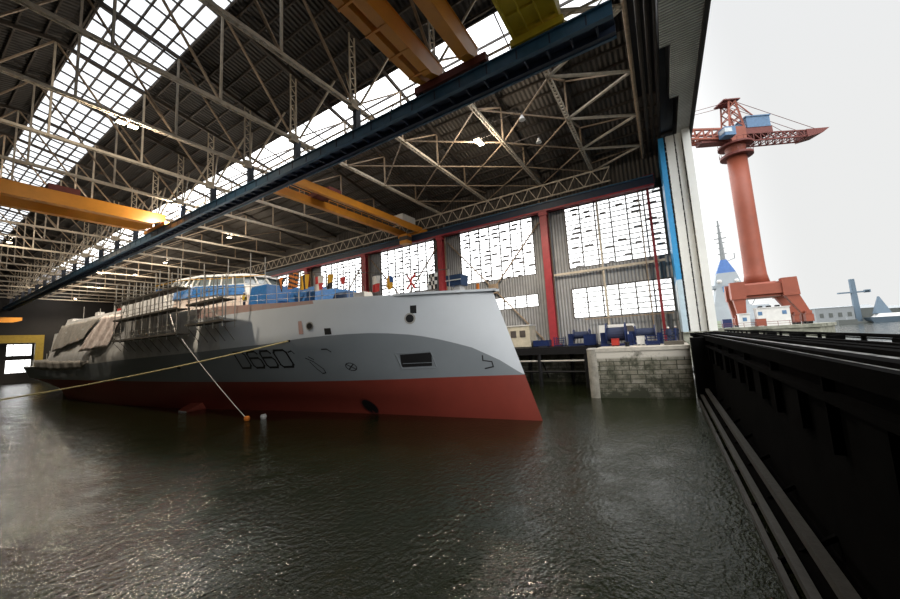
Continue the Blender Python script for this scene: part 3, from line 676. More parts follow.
g = MB(); stroke(g, [(18.35, 6.1), (17.95, 6.2)], .1); stroke(g, [(17.95, 6.2), (17.8, 5.95)], .08)
g.build('hull_mark', ink, ship)
g = MB(); c = (13.0, 4.6); stroke(g, [(c[0]+.45*math.cos(a*math.pi/8), c[1]+.33*math.sin(a*math.pi/8)) for a in range(16)], .07, True)
stroke(g, [(c[0]-.28, c[1]-.2), (c[0]+.28, c[1]+.2)], .08); stroke(g, [(c[0]-.28, c[1]+.2), (c[0]+.28, c[1]-.2)], .08); g.build('thruster_mark', ink, ship)
g = MB(); stroke(g, [(16.9, 5.5), (16.3, 5.15), (15.75, 4.5), (15.75, 4.15), (16.1, 4.1), (16.4, 4.5), (16.7, 5.15)], .08); stroke(g, [(16.5, 5.6), (16.15, 5.35)], .08); g.build('bulb_mark', ink, ship)
g = MB(); stroke(g, [(14.7, 6.2), (14.2, 6.2)], .09); stroke(g, [(14.2, 6.2), (13.95, 5.95)], .09); g.build('draught_mark', ink, ship)
g = MB(); stroke(g, [(2.5, 5.0), (2.62, 4.62), (2.0, 4.5), (2.05, 4.1), (2.7, 3.98)], .09); g.build('bow_mark', ink, ship)
patch([(36.6, 5.05), (35.9, 5.05), (35.9, 4.85), (36.6, 4.85)], 'hull_slot', dark_hole)
# guard rails along the foredeck
gr = MB()
for side in (-1, 1):
    pr = None
    for k in range(15):
        s = 9.5+k*1.3; vv = sheer(s); a = V(hpt(s, vv, side, -.35)); gr.tube(a, a+V((0, 0, .95)), .025, n=5)
        if pr:
            for h in (.4, .92): gr.tube(pr+V((0, 0, h)), a+V((0, 0, h)), .018, n=4)
        pr = a
gr.build('guard_rail', galv, ship)
# railings round the flight deck
gr = MB(); pr = None
for k in range(16):
    s = 83+k*1.5; a = V(hpt(s, sheer(s), -1, -.1)); gr.tube(a, a+V((0, 0, 1.2)), .04, n=5)
    if pr:
        for h in (.6, 1.15): gr.tube(pr+V((0, 0, h)), a+V((0, 0, h)), .03, n=4)
    pr = a
gr.build('guard_rail', galv, ship)
# rudder stock area strut seen under the stern
MB().hexa([spt(99, -3.0, -3), spt(101.5, -3.0, -3), spt(101.5, -2.5, -3), spt(99, -2.5, -3), spt(98.5, -3.2, 2.6), spt(102, -3.2, 2.6), spt(102, -2.4, 2.6), spt(98.5, -2.4, 2.6)]).build('rudder', yel_dk, ship)
# side shroud over the aft topsides
g = MB(); rr = random.Random(3)
def shr(u, v): 
    s = 62+u*30; top = lerp(s, [62, 82, 83, 92], [6.3, 6.6, 6.9, 6.9]); bot = lerp(s, [62, 66, 80, 92], [6.0, 5.1, 4.9, 5.2]); return hpt(s, bot+(top-bot)*v, -1, .12+.1*math.sin(u*40)*(1-v)+.05*math.sin(u*91))
g.grid(shr, [i/60 for i in range(61)], [0, .33, .66, 1]); g.build('side_shroud', grey_t, ship, solid=.03, smooth=True)
# big pale sheet draped over the quarter
def drape(name, corners, m, folds, depth, label, cat='tarpaulin'):
    g = MB(); (a, b_, c, d) = [V(p) for p in corners]; n = (b_-a).cross(d-a).normalized()
    if n.x > 0: n = -n
    def fn(u, v): return a.lerp(b_, u).lerp(d.lerp(c, u), v)+n*(depth*(.5+.5*math.sin(u*folds+v*2.3)+.35*math.sin(u*folds*2.7+v*5)))
    g.grid(fn, [i/36 for i in range(37)], [i/10 for i in range(11)])
    o = solo(g, name, m, label, cat, None, solid=.03, smooth=True); return o
def side_at(y, z, out): return (lerp(z, [-1, 0.4, 3.8, 8.0], [17.0-.0*y, 16.9, 17.55, 18.4])-(y-40)*.021-out, y, z)
drape('tarpaulin', [side_at(75.5, 1.2, .35), side_at(65.4, 1.6, .35), side_at(62.0, 5.9, .25), side_at(70.5, 6.3, .15)], white_t, 11, .28, 'pale pinkish sheet draped down the side of the frigate aft of the scaffolding')
drape('tarpaulin', [side_at(91, 1.6, .2), side_at(76, 3.2, .2), side_at(72.5, 6.3, .1), side_at(91, 6.2, .1)], grey_t, 14, .2, 'dull grey brown sheet hung on the frigate towards its stern')
# deck gear
def dbox(s0, s1, t0, t1, v0, v1, m, name, label, cat, group=None, lean=.15):
    b = MB().hexa([spt(s0, t0, v0), spt(s1, t0, v0), spt(s1, t1, v0), spt(s0, t1, v0), spt(s0+lean, t0+lean, v1), spt(s1-lean, t0+lean, v1), spt(s1-lean, t1-lean, v1), spt(s0+lean, t1-lean, v1)])
    return solo(b, name, m, label, cat, group)
dbox(25.8, 29.0, -5.6, -1.0, sheer(26), sheer(26)+2.1, blue_t, 'covered_locker', 'blue tarpaulin wrapped locker on the foredeck just ahead of the bridge', 'locker', None, .25)
dbox(20.6, 25.0, -3.8, 2.5, sheer(22), sheer(22)+1.7, blue_t, 'covered_hatch', 'long blue tarpaulin covered hatch on the foredeck behind the striped flags', 'hatch cover', None, .4)
dbox(16.4, 18.6, -3.6, -1.6, sheer(17)-.1, sheer(17)+.95, mat('navy_cover_cloth', (.04, .09, .2), .7, bump=.3), 'covered_reel', 'navy blue covered reel on the foredeck amid the flags', 'reel', None, .3)
dbox(14.4, 16.0, -3.4, -2.0, sheer(15)-.1, sheer(15)+.75, cabin_w, 'deck_locker', 'white deck locker on the foredeck right of the navy reel', 'locker', None, .2)
CS = .7
t = thing('capstan_cover', spt(5.91, -1.21, 10.10), 'dark blue topped box on grey pedestal on the bow deck', 'capstan')
b = MB(); b.hexa([spt(5.41, -1.72, 10.10), spt(6.42, -1.72, 10.10), spt(6.42, -0.78, 10.10), spt(5.41, -0.78, 10.10), spt(5.48, -1.65, 10.82), spt(5.91, -1.65, 10.82), spt(5.91, -0.85, 10.82), spt(5.48, -0.85, 10.82)]).build('pedestal', prim, t)
b = MB(); b.hexa([spt(5.27, -1.86, 10.82), spt(6.56, -1.86, 10.82), spt(6.56, -0.64, 10.82), spt(5.27, -0.64, 10.82), spt(5.19, -1.93, 11.70), spt(6.63, -1.93, 11.70), spt(6.63, -0.57, 11.70), spt(5.19, -0.57, 11.70)]).build('blue_top', mat('deep_blue_paint', (.02, .05, .12), .5), t)
MB().beam(spt(5.19, -1.95, 11.26), spt(6.63, -1.95, 11.26), .08).build('white_band', cabin_w, t)
t = thing('bow_bitt', spt(4.3, -.7, 10.2), 'small orange and white bitt at the very tip of the bow deck', 'bitt')
MB().tube(spt(4.3, -.7, 10.2), spt(4.3, -.7, 10.9), .13, n=10).build('post', flag_cols['orange'], t); MB().tube(spt(4.3, -.7, 10.9), spt(4.3, -.7, 11.0), .2, n=10).build('cap', cabin_w, t)
# signal flags strung over the foredeck
def flag(s, t_, vb, wd, ht, regions, label):
    root = thing('signal_flag', spt(s, t_, vb), label, 'flag', 'signal flags over the foredeck'); cols = []; g = MB(); NU = NV = 12
    for i in range(NU):
        for j in range(NV):
            k = regions((i+.5)/NU, (j+.5)/NV)
            if k is None: continue
            if k not in cols: cols.append(k)
            q = [spt(s-(uu-.5)*wd, t_+.10*math.sin(uu*5+vv*2), vb+vv*ht) for uu, vv in ((i/NU, j/NV), ((i+1)/NU, j/NV), ((i+1)/NU, (j+1)/NV), (i/NU, (j+1)/NV))]
            g.add(q, [(0, 1, 2, 3)], cols.index(k))
    g.build('cloth', [flag_cols[k] for k in cols], root, solid=.02)
    MB().tube(spt(s+wd/2, t_, vb), spt(s+wd/2, t_, vb+ht+.15), .03, n=5).build('hoist_cord', galv, root); return root
flag(24.3, -4.9, 12.2, 1.5, 1.4, lambda u, v: 'orange' if abs(u-.5) < .26*v else ('black' if abs(u-.5) < .5*v+.05 else None), 'black pointed flag with orange centre nearest the bridge')
flag(22.4, -4.9, 12.3, 1.7, 1.5, lambda u, v: 'orange' if int((u*1.2+v*3.4)*2) % 2 == 0 else 'black', 'orange and black slanting striped flag over the foredeck')
flag(20.7, -4.9, 12.0, 1.3, 1.4, lambda u, v: 'black' if .3 < u < .7 else 'yellow', 'flag with black upright bar between two yellow bars')
flag(19.0, -4.6, 11.7, 1.2, 1.35, lambda u, v: 'red' if (v > .5) == (u < .5) else 'white', 'quartered red and white flag over the foredeck')
flag(17.6, -4.5, 11.7, .85, 1.35, lambda u, v: 'yellow' if v > .42 else 'black', 'flag with yellow upper and black lower field')
flag(16.3, -4.2, 11.95, .8, .7, lambda u, v: 'red' if u+v > .5 else None, 'small red furled flag over the navy reel')
flag(12.6, -3.8, 10.9, .9, 1.4, lambda u, v: 'white' if v > .5 else 'red', 'flag with white upper and red lower field')
flag(11.3, -3.5, 11.0, .8, 1.15, lambda u, v: ('blue' if u > .6 and v > .5 else 'yellow') if (u-.5)**2+(v-.5)**2 < .3 else None, 'yellow and blue flag left of the bow edge plate')
flag(9.4, -3.0, 10.85, 1.0, 1.25, lambda u, v: 'red' if abs(abs(u-.5)-abs(v-.5)) < .13 else None, 'open red diagonal cross flag')
flag(7.6, -2.4, 10.7, .9, 1.3, lambda u, v: 'black' if (int(u*4)+int(v*4)) % 2 else 'white', 'black and white chequered flag near the bow')
t = thing('signal_line', spt(15, -4, 13), 'thin line on poles carrying the signal flags over the foredeck', 'flag line')
ps = [spt(27, -5.0, 13.9), spt(21.5, -4.9, 13.75), spt(15, -4.1, 12.95), spt(10.4, -3.25, 12.25), spt(6.2, -2.1, 12.2)]
MB().path(ps, .03, n=5).build('line', bar_d, t)
for p in ps[1:]: MB().tube((p[0], p[1], WZ+10.2), p, .035, n=6).build('pole', galv, t)
# scaffolding along the near side
def scaffold(y0, y1, X, zb, levels, label, step=2.2, tops=None, dx=1.1):
    t = thing('scaffold', (X, (y0+y1)/2, zb), label, 'scaffold', 'scaffolds on the side of the frigate'); n = int(round((y1-y0)/step)); rr = random.Random(int(y0))
    for i in range(n+1):
        y = y0+(y1-y0)*i/n; top = (tops(y) if tops else levels[-1]+1.4)+rr.uniform(-.3, .9)
        for xx in (X, X+dx): MB().tube((xx, y, zb-rr.uniform(0, .5)), (xx, y, top), .05, n=6).build('standard', galv, t)
    for z in levels:
        MB().box(X-.1, X+dx, y0-.3, y1+.3, z, z+.07).build('deck', plank, t)
        MB().box(X-.13, X-.1, y0-.3, y1+.3, z, z+.2).build('toe_board', plank, t)
        for h in (.5, 1.0): MB().tube((X-.05, y0-.3, z+h), (X-.05, y1+.3, z+h), .035, n=5).build('ledger', galv, t)
    MB().tube((X, y0, levels[0]), (X, y0+3.5, levels[-1]), .035, n=5).tube((X, y1, levels[0]), (X, y1-4, levels[-1]), .035, n=5).build('brace', galv, t)
    for i in range(n+1):   # raking struts to the hull
        y = y0+(y1-y0)*i/n; MB().tube((X+.1, y, zb-.2), (X+1.2, y+.2, zb-1.6), .03, n=5).build('raking_strut', bar_d, t)
    return t
scaffold(42.4, 60.4, 15.75, 2.0, [2.1, 4.7, 6.9], 'long three deck scaffold hung along the midships side of the frigate', 2.2, lambda y: 8.6)
scaffold(34.4, 41.2, 16.3, 2.7, [2.85, 4.9], 'short scaffold with yellow edge below the bridge of the frigate', 1.7, lambda y: 6.8)
t = thing('scaffold', (19, 44, 8), 'tube scaffold standing round the bridge roof of the frigate', 'scaffold', 'scaffolds on the side of the frigate')
for i, (s, tt) in enumerate(((46, -7.6), (43, -7.4), (40, -7.3), (37, -6.2), (34.5, -4.8), (31.5, -3.9), (29.5, -3.4))):
    MB().tube(spt(s, tt, 11.2), spt(s, tt, 16.9+(i % 3)*.4), .05, n=6).build('standard', galv, t)
MB().path([spt(46, -7.6, 15.2), spt(40, -7.3, 15.2), spt(34.5, -4.8, 15.0), spt(29.5, -3.4, 14.9)], .04).build('ledger', flag_cols['yellow'], t)
MB().path([spt(46, -7.6, 14.1), spt(40, -7.3, 14.1), spt(34.5, -4.8, 13.9), spt(29.5, -3.4, 13.6)], .04).build('ledger', galv, t)
t = thing('scaffold', (17, 92, -.7), 'low scaffold and trestles on the flight deck at the stern of the frigate', 'scaffold', 'scaffolds on the side of the frigate')
for i in range(8):
    for tt in (-6.8, -4.6): MB().tube(spt(84+i*1.8, tt, 5.6), spt(84+i*1.8, tt, 8.6-(i % 3)*.5), .05, n=6).build('standard', galv, t)
MB().hexa([spt(84, -6.8, 7.4), spt(96, -6.8, 7.4), spt(96, -4.6, 7.4), spt(84, -4.6, 7.4), spt(84, -6.8, 7.5), spt(96, -6.8, 7.5), spt(96, -4.6, 7.5), spt(84, -4.6, 7.5)]).build('deck', plank, t)
dbox(83.6, 87.0, -7.2, -5.0, 5.7, 8.2, blue_t, 'covered_crate', 'blue sheeted crate on the flight deck beside the hangar', 'crate', None, .4)
# clutter on the superstructure roof
for i, (s, tt, hh, ww, m, nm, lb) in enumerate(((49, -6.2, 1.0, .8, blue_t, 'equipment_box', 'blue wrapped box on the superstructure roof above the scaffold'), (61, -5.6, 1.2, .9, galv, 'equipment_box', 'grey metal box on the superstructure roof midway to the stern'), (63, -6.0, .9, .7, mach_r, 'equipment_box', 'dark red box on the superstructure roof above the pale sheet'), (74, -5.6, 1.3, .9, prim, 'equipment_box', 'tall grey box on the superstructure roof near the hangar end'))):
    rv = 14.32 if s < 57 else 13.18; dbox(s, s+ww*1.6, tt, tt+ww, rv, rv+hh, m, nm, lb, 'box', 'boxes on the superstructure roof', .05)
for i, s in enumerate((48, 52.5, 56, 63, 69, 77)):
    rv = 14.25 if s < 57 else 13.15; solo(MB().tube(spt(s, -6.6, rv), spt(s, -6.6, rv+1.4+(i*7 % 4)*.35), .05, n=6), 'roof_stanchion', galv, 'thin upright pole on the superstructure roof, %s counting aft from the bridge' % WORDS[i], 'pole', 'poles on the superstructure roof')
# stabiliser block by the waterline
t = thing('stabiliser_fin', spt(39, -5.6, -.3), 'small red fin block poking out of the red hull at the waterline', 'fin')
MB().hexa([spt(38.0, -7.2, -.3), spt(40.2, -7.2, -.3), spt(40.4, -4.4, 0), spt(38.2, -4.4, 0), spt(37.6, -7.1, .2), spt(39.8, -7.1, .2), spt(40.2, -4.4, 1.3), spt(38.0, -4.4, 1.3)]).build('fin', mat('bright_red_fin', (.40, .09, .06), .55), t)
MB().box(*[q for p in zip(spt(37.8, -7.25, -.1), spt(39.8, -7.2, .12)) for q in p]).build('edge_strip', cabin_w, t)
# mooring rope and line with float
def cat_(a, b, sag, n=24):
    a, b = V(a), V(b); return [a.lerp(b, i/n)+V((0, 0, -4*sag*(i/n)*(1-i/n))) for i in range(n+1)]
t = thing('mooring_rope', (18, 27, .7), 'pale yellow mooring rope running from the grey hull down to the far left', 'rope')
E_ = (-3.5, 62.0, -4.2)
MB().path(cat_(V(hpt(17.7, 7.08, -1, .05)), E_, .75), .07).build('rope', rope_m, t)
solo(MB().box(-7.9, -2.5, 40, 90, -7.5, -4.4), 'side_pontoon', tar, 'dark pontoon along the near side of the hall where the mooring rope is made fast', 'pontoon')
t = thing('float_line', (17, 40, -6), 'white line hanging from the scaffold to an orange float at the waterline', 'line')
MB().path(cat_((15.9, 41.5, 1.6), (18.2, 33.6, -6.2), .2, 12), .035).build('line', cabin_w, t)
MB().sphere((18.2, 33.6, -6.15), .28).build('float', flag_cols['orange'], t)
solo(MB().sphere((19.4, 33.0, -6.2), .3), 'mooring_buoy', cabin_w, 'small white float against the dark red waterline', 'float')

# ================================================================== PIER, JETTY, DOCK GATE
pr_ = MB().prism([(37.0, 6.0), (38.4, -1.75), (48.15, -1.75), (48.15, 6.0)], -8, -2.0)
pier = thing('stone_pier', (44, 2, -8), 'stone block pier with pale cope standing in the water before the doors', 'pier')
pr_.build('masonry', pier_stone, pier)
MB().prism([(36.9, 6.1), (38.3, -1.8), (48.15, -1.8), (48.15, 6.1)], -2.0, -1.66).build('cope', mat('pale_cope_stone', (.46, .43, .37), .8, var=.3, bump=.2), pier)
MB().tube((37.3, 6.4, -8), (37.3, 6.4, -1.75), .52, n=16).build('corner_post', mat('mossy_concrete_post', (.34, .32, .27), .85, var=.45, bump=.3), pier)
MB().tube((37.3, 6.4, -1.75), (37.3, 6.4, -1.6), .56, .4, n=16).build('post_cap', concrete, pier)
struct(MB().box(48.2, 48.38, -1.7, YEND, -8, -1.66), 'wall_quay', stone)
t = thing('steel_jetty', (46, 14, -7), 'dark steel jetty on piles along the far side behind the bow', 'jetty')
MB().box(43.4, 48.15, 6.7, 120, -1.85, -1.6).build('deck', black, t)
MB().box(43.3, 43.6, 6.7, 120, -2.5, -1.85).build('edge_beam', black, t)
for z in (-3.3, -4.6): MB().tube((43.6, 6.9, z), (43.6, 120, z), .13, n=8).build('waling', galv if z > -4 else black, t)
for i in range(20):
    y = 8.2+i*5.6; MB().tube((43.6, y, -8), (43.6, y, -1.85), .26, n=10).build('pile', black, t)
    s = MB(); s.tube((47.7, y+2.6, -8), (47.7, y+2.6, -1.85), .22, n=8).build('pile', black, t)
for i in range(6):
    y = 8.2+i*5.6; MB().beam((43.7, y, -2.4), (47.8, y+.2, -5.8), .16).build('brace', black, t)
# things standing on the quay
def winch(x, y, zf, label, r=.85, name='mooring_winch'):
    t = thing(name, (x, y, zf), label, 'winch', 'blue machines on the pier')
    MB().box(x-.9, x+.9, y-1.6, y+1.6, zf, zf+.25).build('bedplate', mach_b, t)
    d = MB().tube((x, y-.9, zf+1.28), (x, y+.9, zf+1.28), r*.6, n=16).build('drum', navy_c, t)
    for yy in (-.95, .95): MB().tube((x, y+yy-.05, zf+1.28), (x, y+yy+.05, zf+1.28), r, n=20).build('flange', mach_b, t)
    MB().box(x-.5, x+.5, y+1.05, y+1.6, zf+.25, zf+1.5).build('gearbox', mach_b, t)
    MB().box(x-.6, x+.3, y-1.6, y-1.1, zf+.25, zf+1.2).build('motor', mach_b, t)
    return t
ZF = -1.66
winch(42.6, 4.6, ZF, 'large dark blue winch on the pier above the stone wall', 1.25)
winch(44.7, 1.9, ZF, 'blue winch on the pier nearest the door leaves', .8)
winch(46.5, 9.0, -1.6, 'blue winch on the jetty beside the red column', .75)
def rack(x0, x1, y0, y1, zf, h, label, m=None):
    m = m or mach_b; t = thing('pallet_cage', ((x0+x1)/2, (y0+y1)/2, zf), label, 'cage', 'blue cages on the pier')
    for x in (x0, x1):
        for y in (y0, y1): MB().beam((x, y, zf), (x, y, zf+h), .09).build('post', m, t)
    s = MB(); k = 0
    z = zf+.12
    while z < zf+h:
        for a, b in (((x0, y0), (x1, y0)), ((x1, y0), (x1, y1)), ((x1, y1), (x0, y1)), ((x0, y1), (x0, y0))): s.beam((*a, z), (*b, z), .06)
        z += .28
    s.build('bars', m, t); MB().box(x0, x1, y0, y1, zf+.05, zf+.12).build('floor_plate', m, t); return t
rack(43.0, 44.2, -.9, .3, ZF, 1.6, 'blue barred cage on the pier next to the doors')
rack(40.4, 41.4, .6, 1.7, ZF, 1.0, 'low blue barred cage in front of the other winch, near the pier edge')
rack(46.0, 47.2, 11.2, 12.4, -1.6, 1.2, 'blue barred cage on the jetty behind the bow')
def crate(x0, x1, y0, y1, zf, h, m, label, name='machine_box', cat='box', g='boxes on the quay'):
    t = thing(name, ((x0+x1)/2, (y0+y1)/2, zf), label, cat, g)
    MB().box(x0, x1, y0, y1, zf+.1, zf+h).build('body', m, t); MB().box(x0+.05, x1-.05, y0+.05, y0+.25, zf, zf+.1).box(x0+.05, x1-.05, y1-.25, y1-.05, zf, zf+.1).build('skids', black, t)
    MB().box(x0-.03, x1+.03, y0-.03, y1+.03, zf+h, zf+h+.06).build('lid', m, t); return t
crate(41.0, 41.8, 4.3, 5.0, ZF, .75, mach_r, 'small red pump box at the edge of the pier')
crate(43.6, 44.9, 6.9, 8.3, -1.6, 1.3, mach_b, 'blue box on the jetty edge behind the round post')
crate(45.5, 46.8, 13.0, 15.1, -1.6, .8, mach_b, 'low navy box on the jetty just right of the bow')
crate(41.2, 42.0, 1.9, 2.6, ZF, .9, cabin_w, 'small white box on the pier in front of the white cabin')
t = thing('site_cabin', (46.5, 17.8, -1.6), 'cream site cabin with dark windows behind the tip of the bow', 'cabin')
MB().box(45.4, 48, 15.4, 20.6, -1.5, 1.3).build('body', mat('cream_cabin', (.50, .46, .36), .7, var=.3), t)
MB().box(45.3, 48.1, 15.3, 20.7, 1.3, 1.45).build('roof', cabin_w, t)
for y in (16.0, 17.3, 18.6): MB().box(45.35, 45.4, y, y+.8, -.2, .7).build('window', bar_d, t)
MB().box(45.4, 48, 15.4, 20.6, -1.6, -1.5).build('base', black, t)
t = thing('panel_van', (46.5, 4.6, ZF), 'white panel van parked behind the blue winches', 'van')
MB().hexa([(46.2, 2.6, -1.2), (48.2, 2.6, -1.2), (48.2, 6.9, -1.2), (46.2, 6.9, -1.2), (46.35, 3.1, .75), (48.05, 3.1, .75), (48.05, 6.9, .75), (46.35, 6.9, .75)]).build('body', cabin_w, t)
MB().hexa([(46.25, 1.7, -1.2), (48.15, 1.7, -1.2), (48.15, 2.6, -1.2), (46.25, 2.6, -1.2), (46.3, 1.9, -.45), (48.1, 1.9, -.45), (48.1, 2.7, -.3), (46.3, 2.7, -.3)]).build('bonnet', cabin_w, t)
MB().hexa([(46.26, 2.75, -.2), (46.33, 2.75, -.2), (46.33, 3.9, -.2), (46.26, 3.9, -.2), (46.32, 3.2, .5), (46.38, 3.2, .5), (46.38, 3.9, .5), (46.32, 3.9, .5)]).build('side_window', bar_d, t)
for y in (2.4, 6.0):
    for x in (46.25, 47.95): MB().tube((x, y, -1.32), (x+.2, y, -1.32), .34, n=14).build('wheel', black, t)
solo(MB().tube((39.6, 3.4, ZF), (39.6, 3.4, ZF+.35), .2, n=14).tube((39.6, 3.4, ZF+.35), (39.6, 3.4, ZF+.45), .28, n=14), 'bollard', black, 'low black bollard near the front edge of the stone pier', 'bollard')
solo(MB().box(39.6, 40.8, -1.4, .2, ZF, -1.3), 'timber_block', plank, 'dark timber block at the edge of the stone pier by the gate', 'timber')
# hand rail on pier
# dock gate across the mouth
g = thing('dock_gate', (15, -4, -8), 'black steel dock gate across the hall mouth at the right', 'dock gate')
X0_, X1_ = -8, 57
MB().box(X0_, X1_, -6.6, -3.1, -8, -1.02).build('body', tar, g)
MB().box(X0_, X1_, -6.7, -2.9, -1.02, -.92).build('deck', mat('wet_deck_sky_glints', (.42, .43, .43), .3, var=.85, scale=2.6, col2=(.006, .006, .006)), g)  # pale patches painted into the colour as sky reflected on wet plates
MB().box(X0_, X1_, -3.02, -2.8, -1.25, -.86).build('coping_beam', tar, g)
MB().box(X0_, X1_, -3.12, -2.78, -1.78, -1.62).build('face_rail', tar, g)
for i in range(14):
    x = X0_+1+i*4.56; MB().box(x, x+.14, -3.12, -2.9, -3.0, -1.1).build('rib', tar, g)
for i in range(13):
    x = X0_+3+i*4.56; MB().box(x, x+1.1, -3.12, -2.9, -2.9, -1.8).build('panel', tar, g)
MB().box(X0_, X1_, -2.60, -2.35, -5.50, -5.25).build('fender_beam', fender_m, g)
MB().box(X0_, X1_, -2.18, -1.98, -5.95, -5.75).build('fender_beam', fender_m, g)
MB().box(X0_, 38, -1.92, -1.78, -6.45, -6.2).build('fender_beam', fender_m, g)
MB().box(X0_, 38, -3.1, -2.2, -7, -5.9).build('fender_shelf', tar, g)
for i in range(14): MB().beam((X0_+1+i*3.3, -3.1, -5.4), (X0_+1+i*3.3, -1.85, -6.3), .12).build('fender_bracket', tar, g)
MB().box(36.6, 38.9, -3.1, -1.85, -8, -1.0).build('pier_end_shade', tar, g)  # added black block standing in for the gate's shadow on the pier end
def hand(ypos, z0, z1, name='handrail'):
    MB().tube((X0_, ypos, z1), (X1_, ypos, z1), .075, n=6).tube((X0_, ypos, (z0+z1)/2), (X1_, ypos, (z0+z1)/2), .03, n=6).build(name, tar, g)
    for i in range(28): MB().box(X0_+.6+i*2.28, X0_+.75+i*2.28, ypos-.06, ypos+.06, z0, z1).build('rail_post', tar, g)
MB().box(X0_, X1_, -3.65, -3.3, -.92, -.82).build('deck_stringer', tar, g); MB().box(X0_, X1_, -5.1, -4.8, -.92, -.80).build('deck_stringer', tar, g)
hand(-6.55, -.92, -.70, 'outer_rail')
MB().box(X0_, X1_, -4.6, -4.3, -.92, -.80).build('cable_duct', tar, g); MB().box(X0_, X1_, -5.6, -5.35, -.92, -.78).build('pipe_cover', tar, g)
for i in range(9): MB().box(X0_+3+i*5.2, X0_+3.5+i*5.2, -6.35, -5.9, -.92, -.70).build('mooring_bitt', tar, g)

# ================================================================== OUTSIDE
q = thing('outer_quay', (130, -10, -8), 'stained concrete quay carrying the tall red crane', 'quay')
moss = mat('mossy_quay_concrete', (.27, .27, .22), .9, var=.55, scale=.6, bump=.4, col2=(.09, .095, .07))
MB().prism([(106, 60), (106, -28.6), (120.5, -35.0), (141, -35.0), (141, 60)], -9, -1.6).build('wall', moss, q)
MB().prism([(105.7, 60), (105.7, -28.8), (120.5, -35.4), (141.3, -35.4), (141.3, 60)], -1.6, -.9).build('cope', moss, q)
CX, CY = 120.0, -21.9
t = thing('portal_crane', (CX, CY, -.9), 'tall red harbour crane with tubular tower, blue machine house and lattice boom', 'crane')
d = V((.473, -.881, 0)); n_ = V((.881, .473, 0)); up = V((0, 0, 1)); O = V((CX, CY, 0))
def cp(a, b, z): return O+d*a+n_*b+up*(z-1.2)
rad = [(2.75, 10.0), (2.35, 12.5), (2.25, 16), (2.2, 30), (2.2, 45.6)]
b = MB()
b.loft([[V((CX+r_*math.cos(2*math.pi*i/28), CY+r_*math.sin(2*math.pi*i/28), z)) for i in range(28)] for r_, z in rad]); b.build('tower', crane_r, t, smooth=True)
def pl_(ring, z0, z1, r0, r1, name, m, n=20): MB().loft([[V((CX+r_*math.cos(2*math.pi*i/n), CY+r_*math.sin(2*math.pi*i/n), z)) for i in range(n)] for r_, z in ((r0, z0-1.2), (r1, z1-1.2))]).build(name, m, t)
def cbox(a0, a1, b0, b1, z0, z1, name, m, par=None): return MB().hexa([cp(a0, b0, z0), cp(a1, b0, z0), cp(a1, b1, z0), cp(a0, b1, z0), cp(a0, b0, z1), cp(a1, b0, z1), cp(a1, b1, z1), cp(a0, b1, z1)]).build(name, m, par or t)
# portal: cross beam, knees and four legs with bogies
def pbox(x0, x1, y0, y1, z0, z1, name, m): return MB().box(x0, x1, y0, y1, z0, z1).build(name, m, t)
MB().hexa([(115.5, -26.2, 6.4), (124.5, -26.2, 6.4), (124.5, -17.4, 6.4), (115.5, -17.4, 6.4), (117, -25, 10.2), (123, -25, 10.2), (123, -19, 10.2), (117, -19, 10.2)]).build('portal_hub', crane_r, t)
for sy, y0, y1 in ((1, -18.6, -15.6), (-1, -28.4, -25.6)):
    for sx_ in (-1, 1):
        xm = CX+sx_*4.2
        MB().hexa([(xm-1.2, min(y0, y1)-.2*(sy < 0), 6.2), (xm+1.2, min(y0, y1), 6.2), (xm+1.2, max(y0, y1), 6.2), (xm-1.2, max(y0, y1), 6.2), (xm-1.2, y0, 10.6), (xm+1.2, y0, 10.6), (xm+1.2, y1, 10.6), (xm-1.2, y1, 10.6)]).build('portal_knee', crane_r, t)
        ya = (y0+y1)/2; yb = ya-.2 if sy > 0 else ya-2.2; zf = 1.6
        MB().hexa([(xm-.8, yb-.8, zf), (xm+.8, yb-.8, zf), (xm+.8, yb+.8, zf), (xm-.8, yb+.8, zf), (xm-1, ya-1.3, 6.6), (xm+1, ya-1.3, 6.6), (xm+1, ya+1.3, 6.6), (xm-1, ya+1.3, 6.6)]).build('leg', crane_r, t)
        for k in (-1, 1):
            MB().box(xm+k*1.4-.9, xm+k*1.4+.9, yb-.7, yb+.7, -.3, 1.4).build('bogie', crane_r, t)
            for kk in (-.45, .45): MB().tube((xm+k*1.4+kk, yb-.4, -.5), (xm+k*1.4+kk, yb+.4, -.5), .4, n=12).build('wheel', black, t)
        MB().box(xm-2.3, xm+2.3, yb-.5, yb+.5, 1.3, 2.2).build('equaliser', crane_r, t)
for y in (-17.2, -27.0): MB().box(CX-3.8, CX+3.8, y-1, y+1, 7.0, 10.2).build('side_beam', crane_r, t)
for x in (CX-4, CX+4): MB().box(x-1, x+1, -26.6, -17.5, 7.0, 9.6).build('cross_beam', crane_r, t)
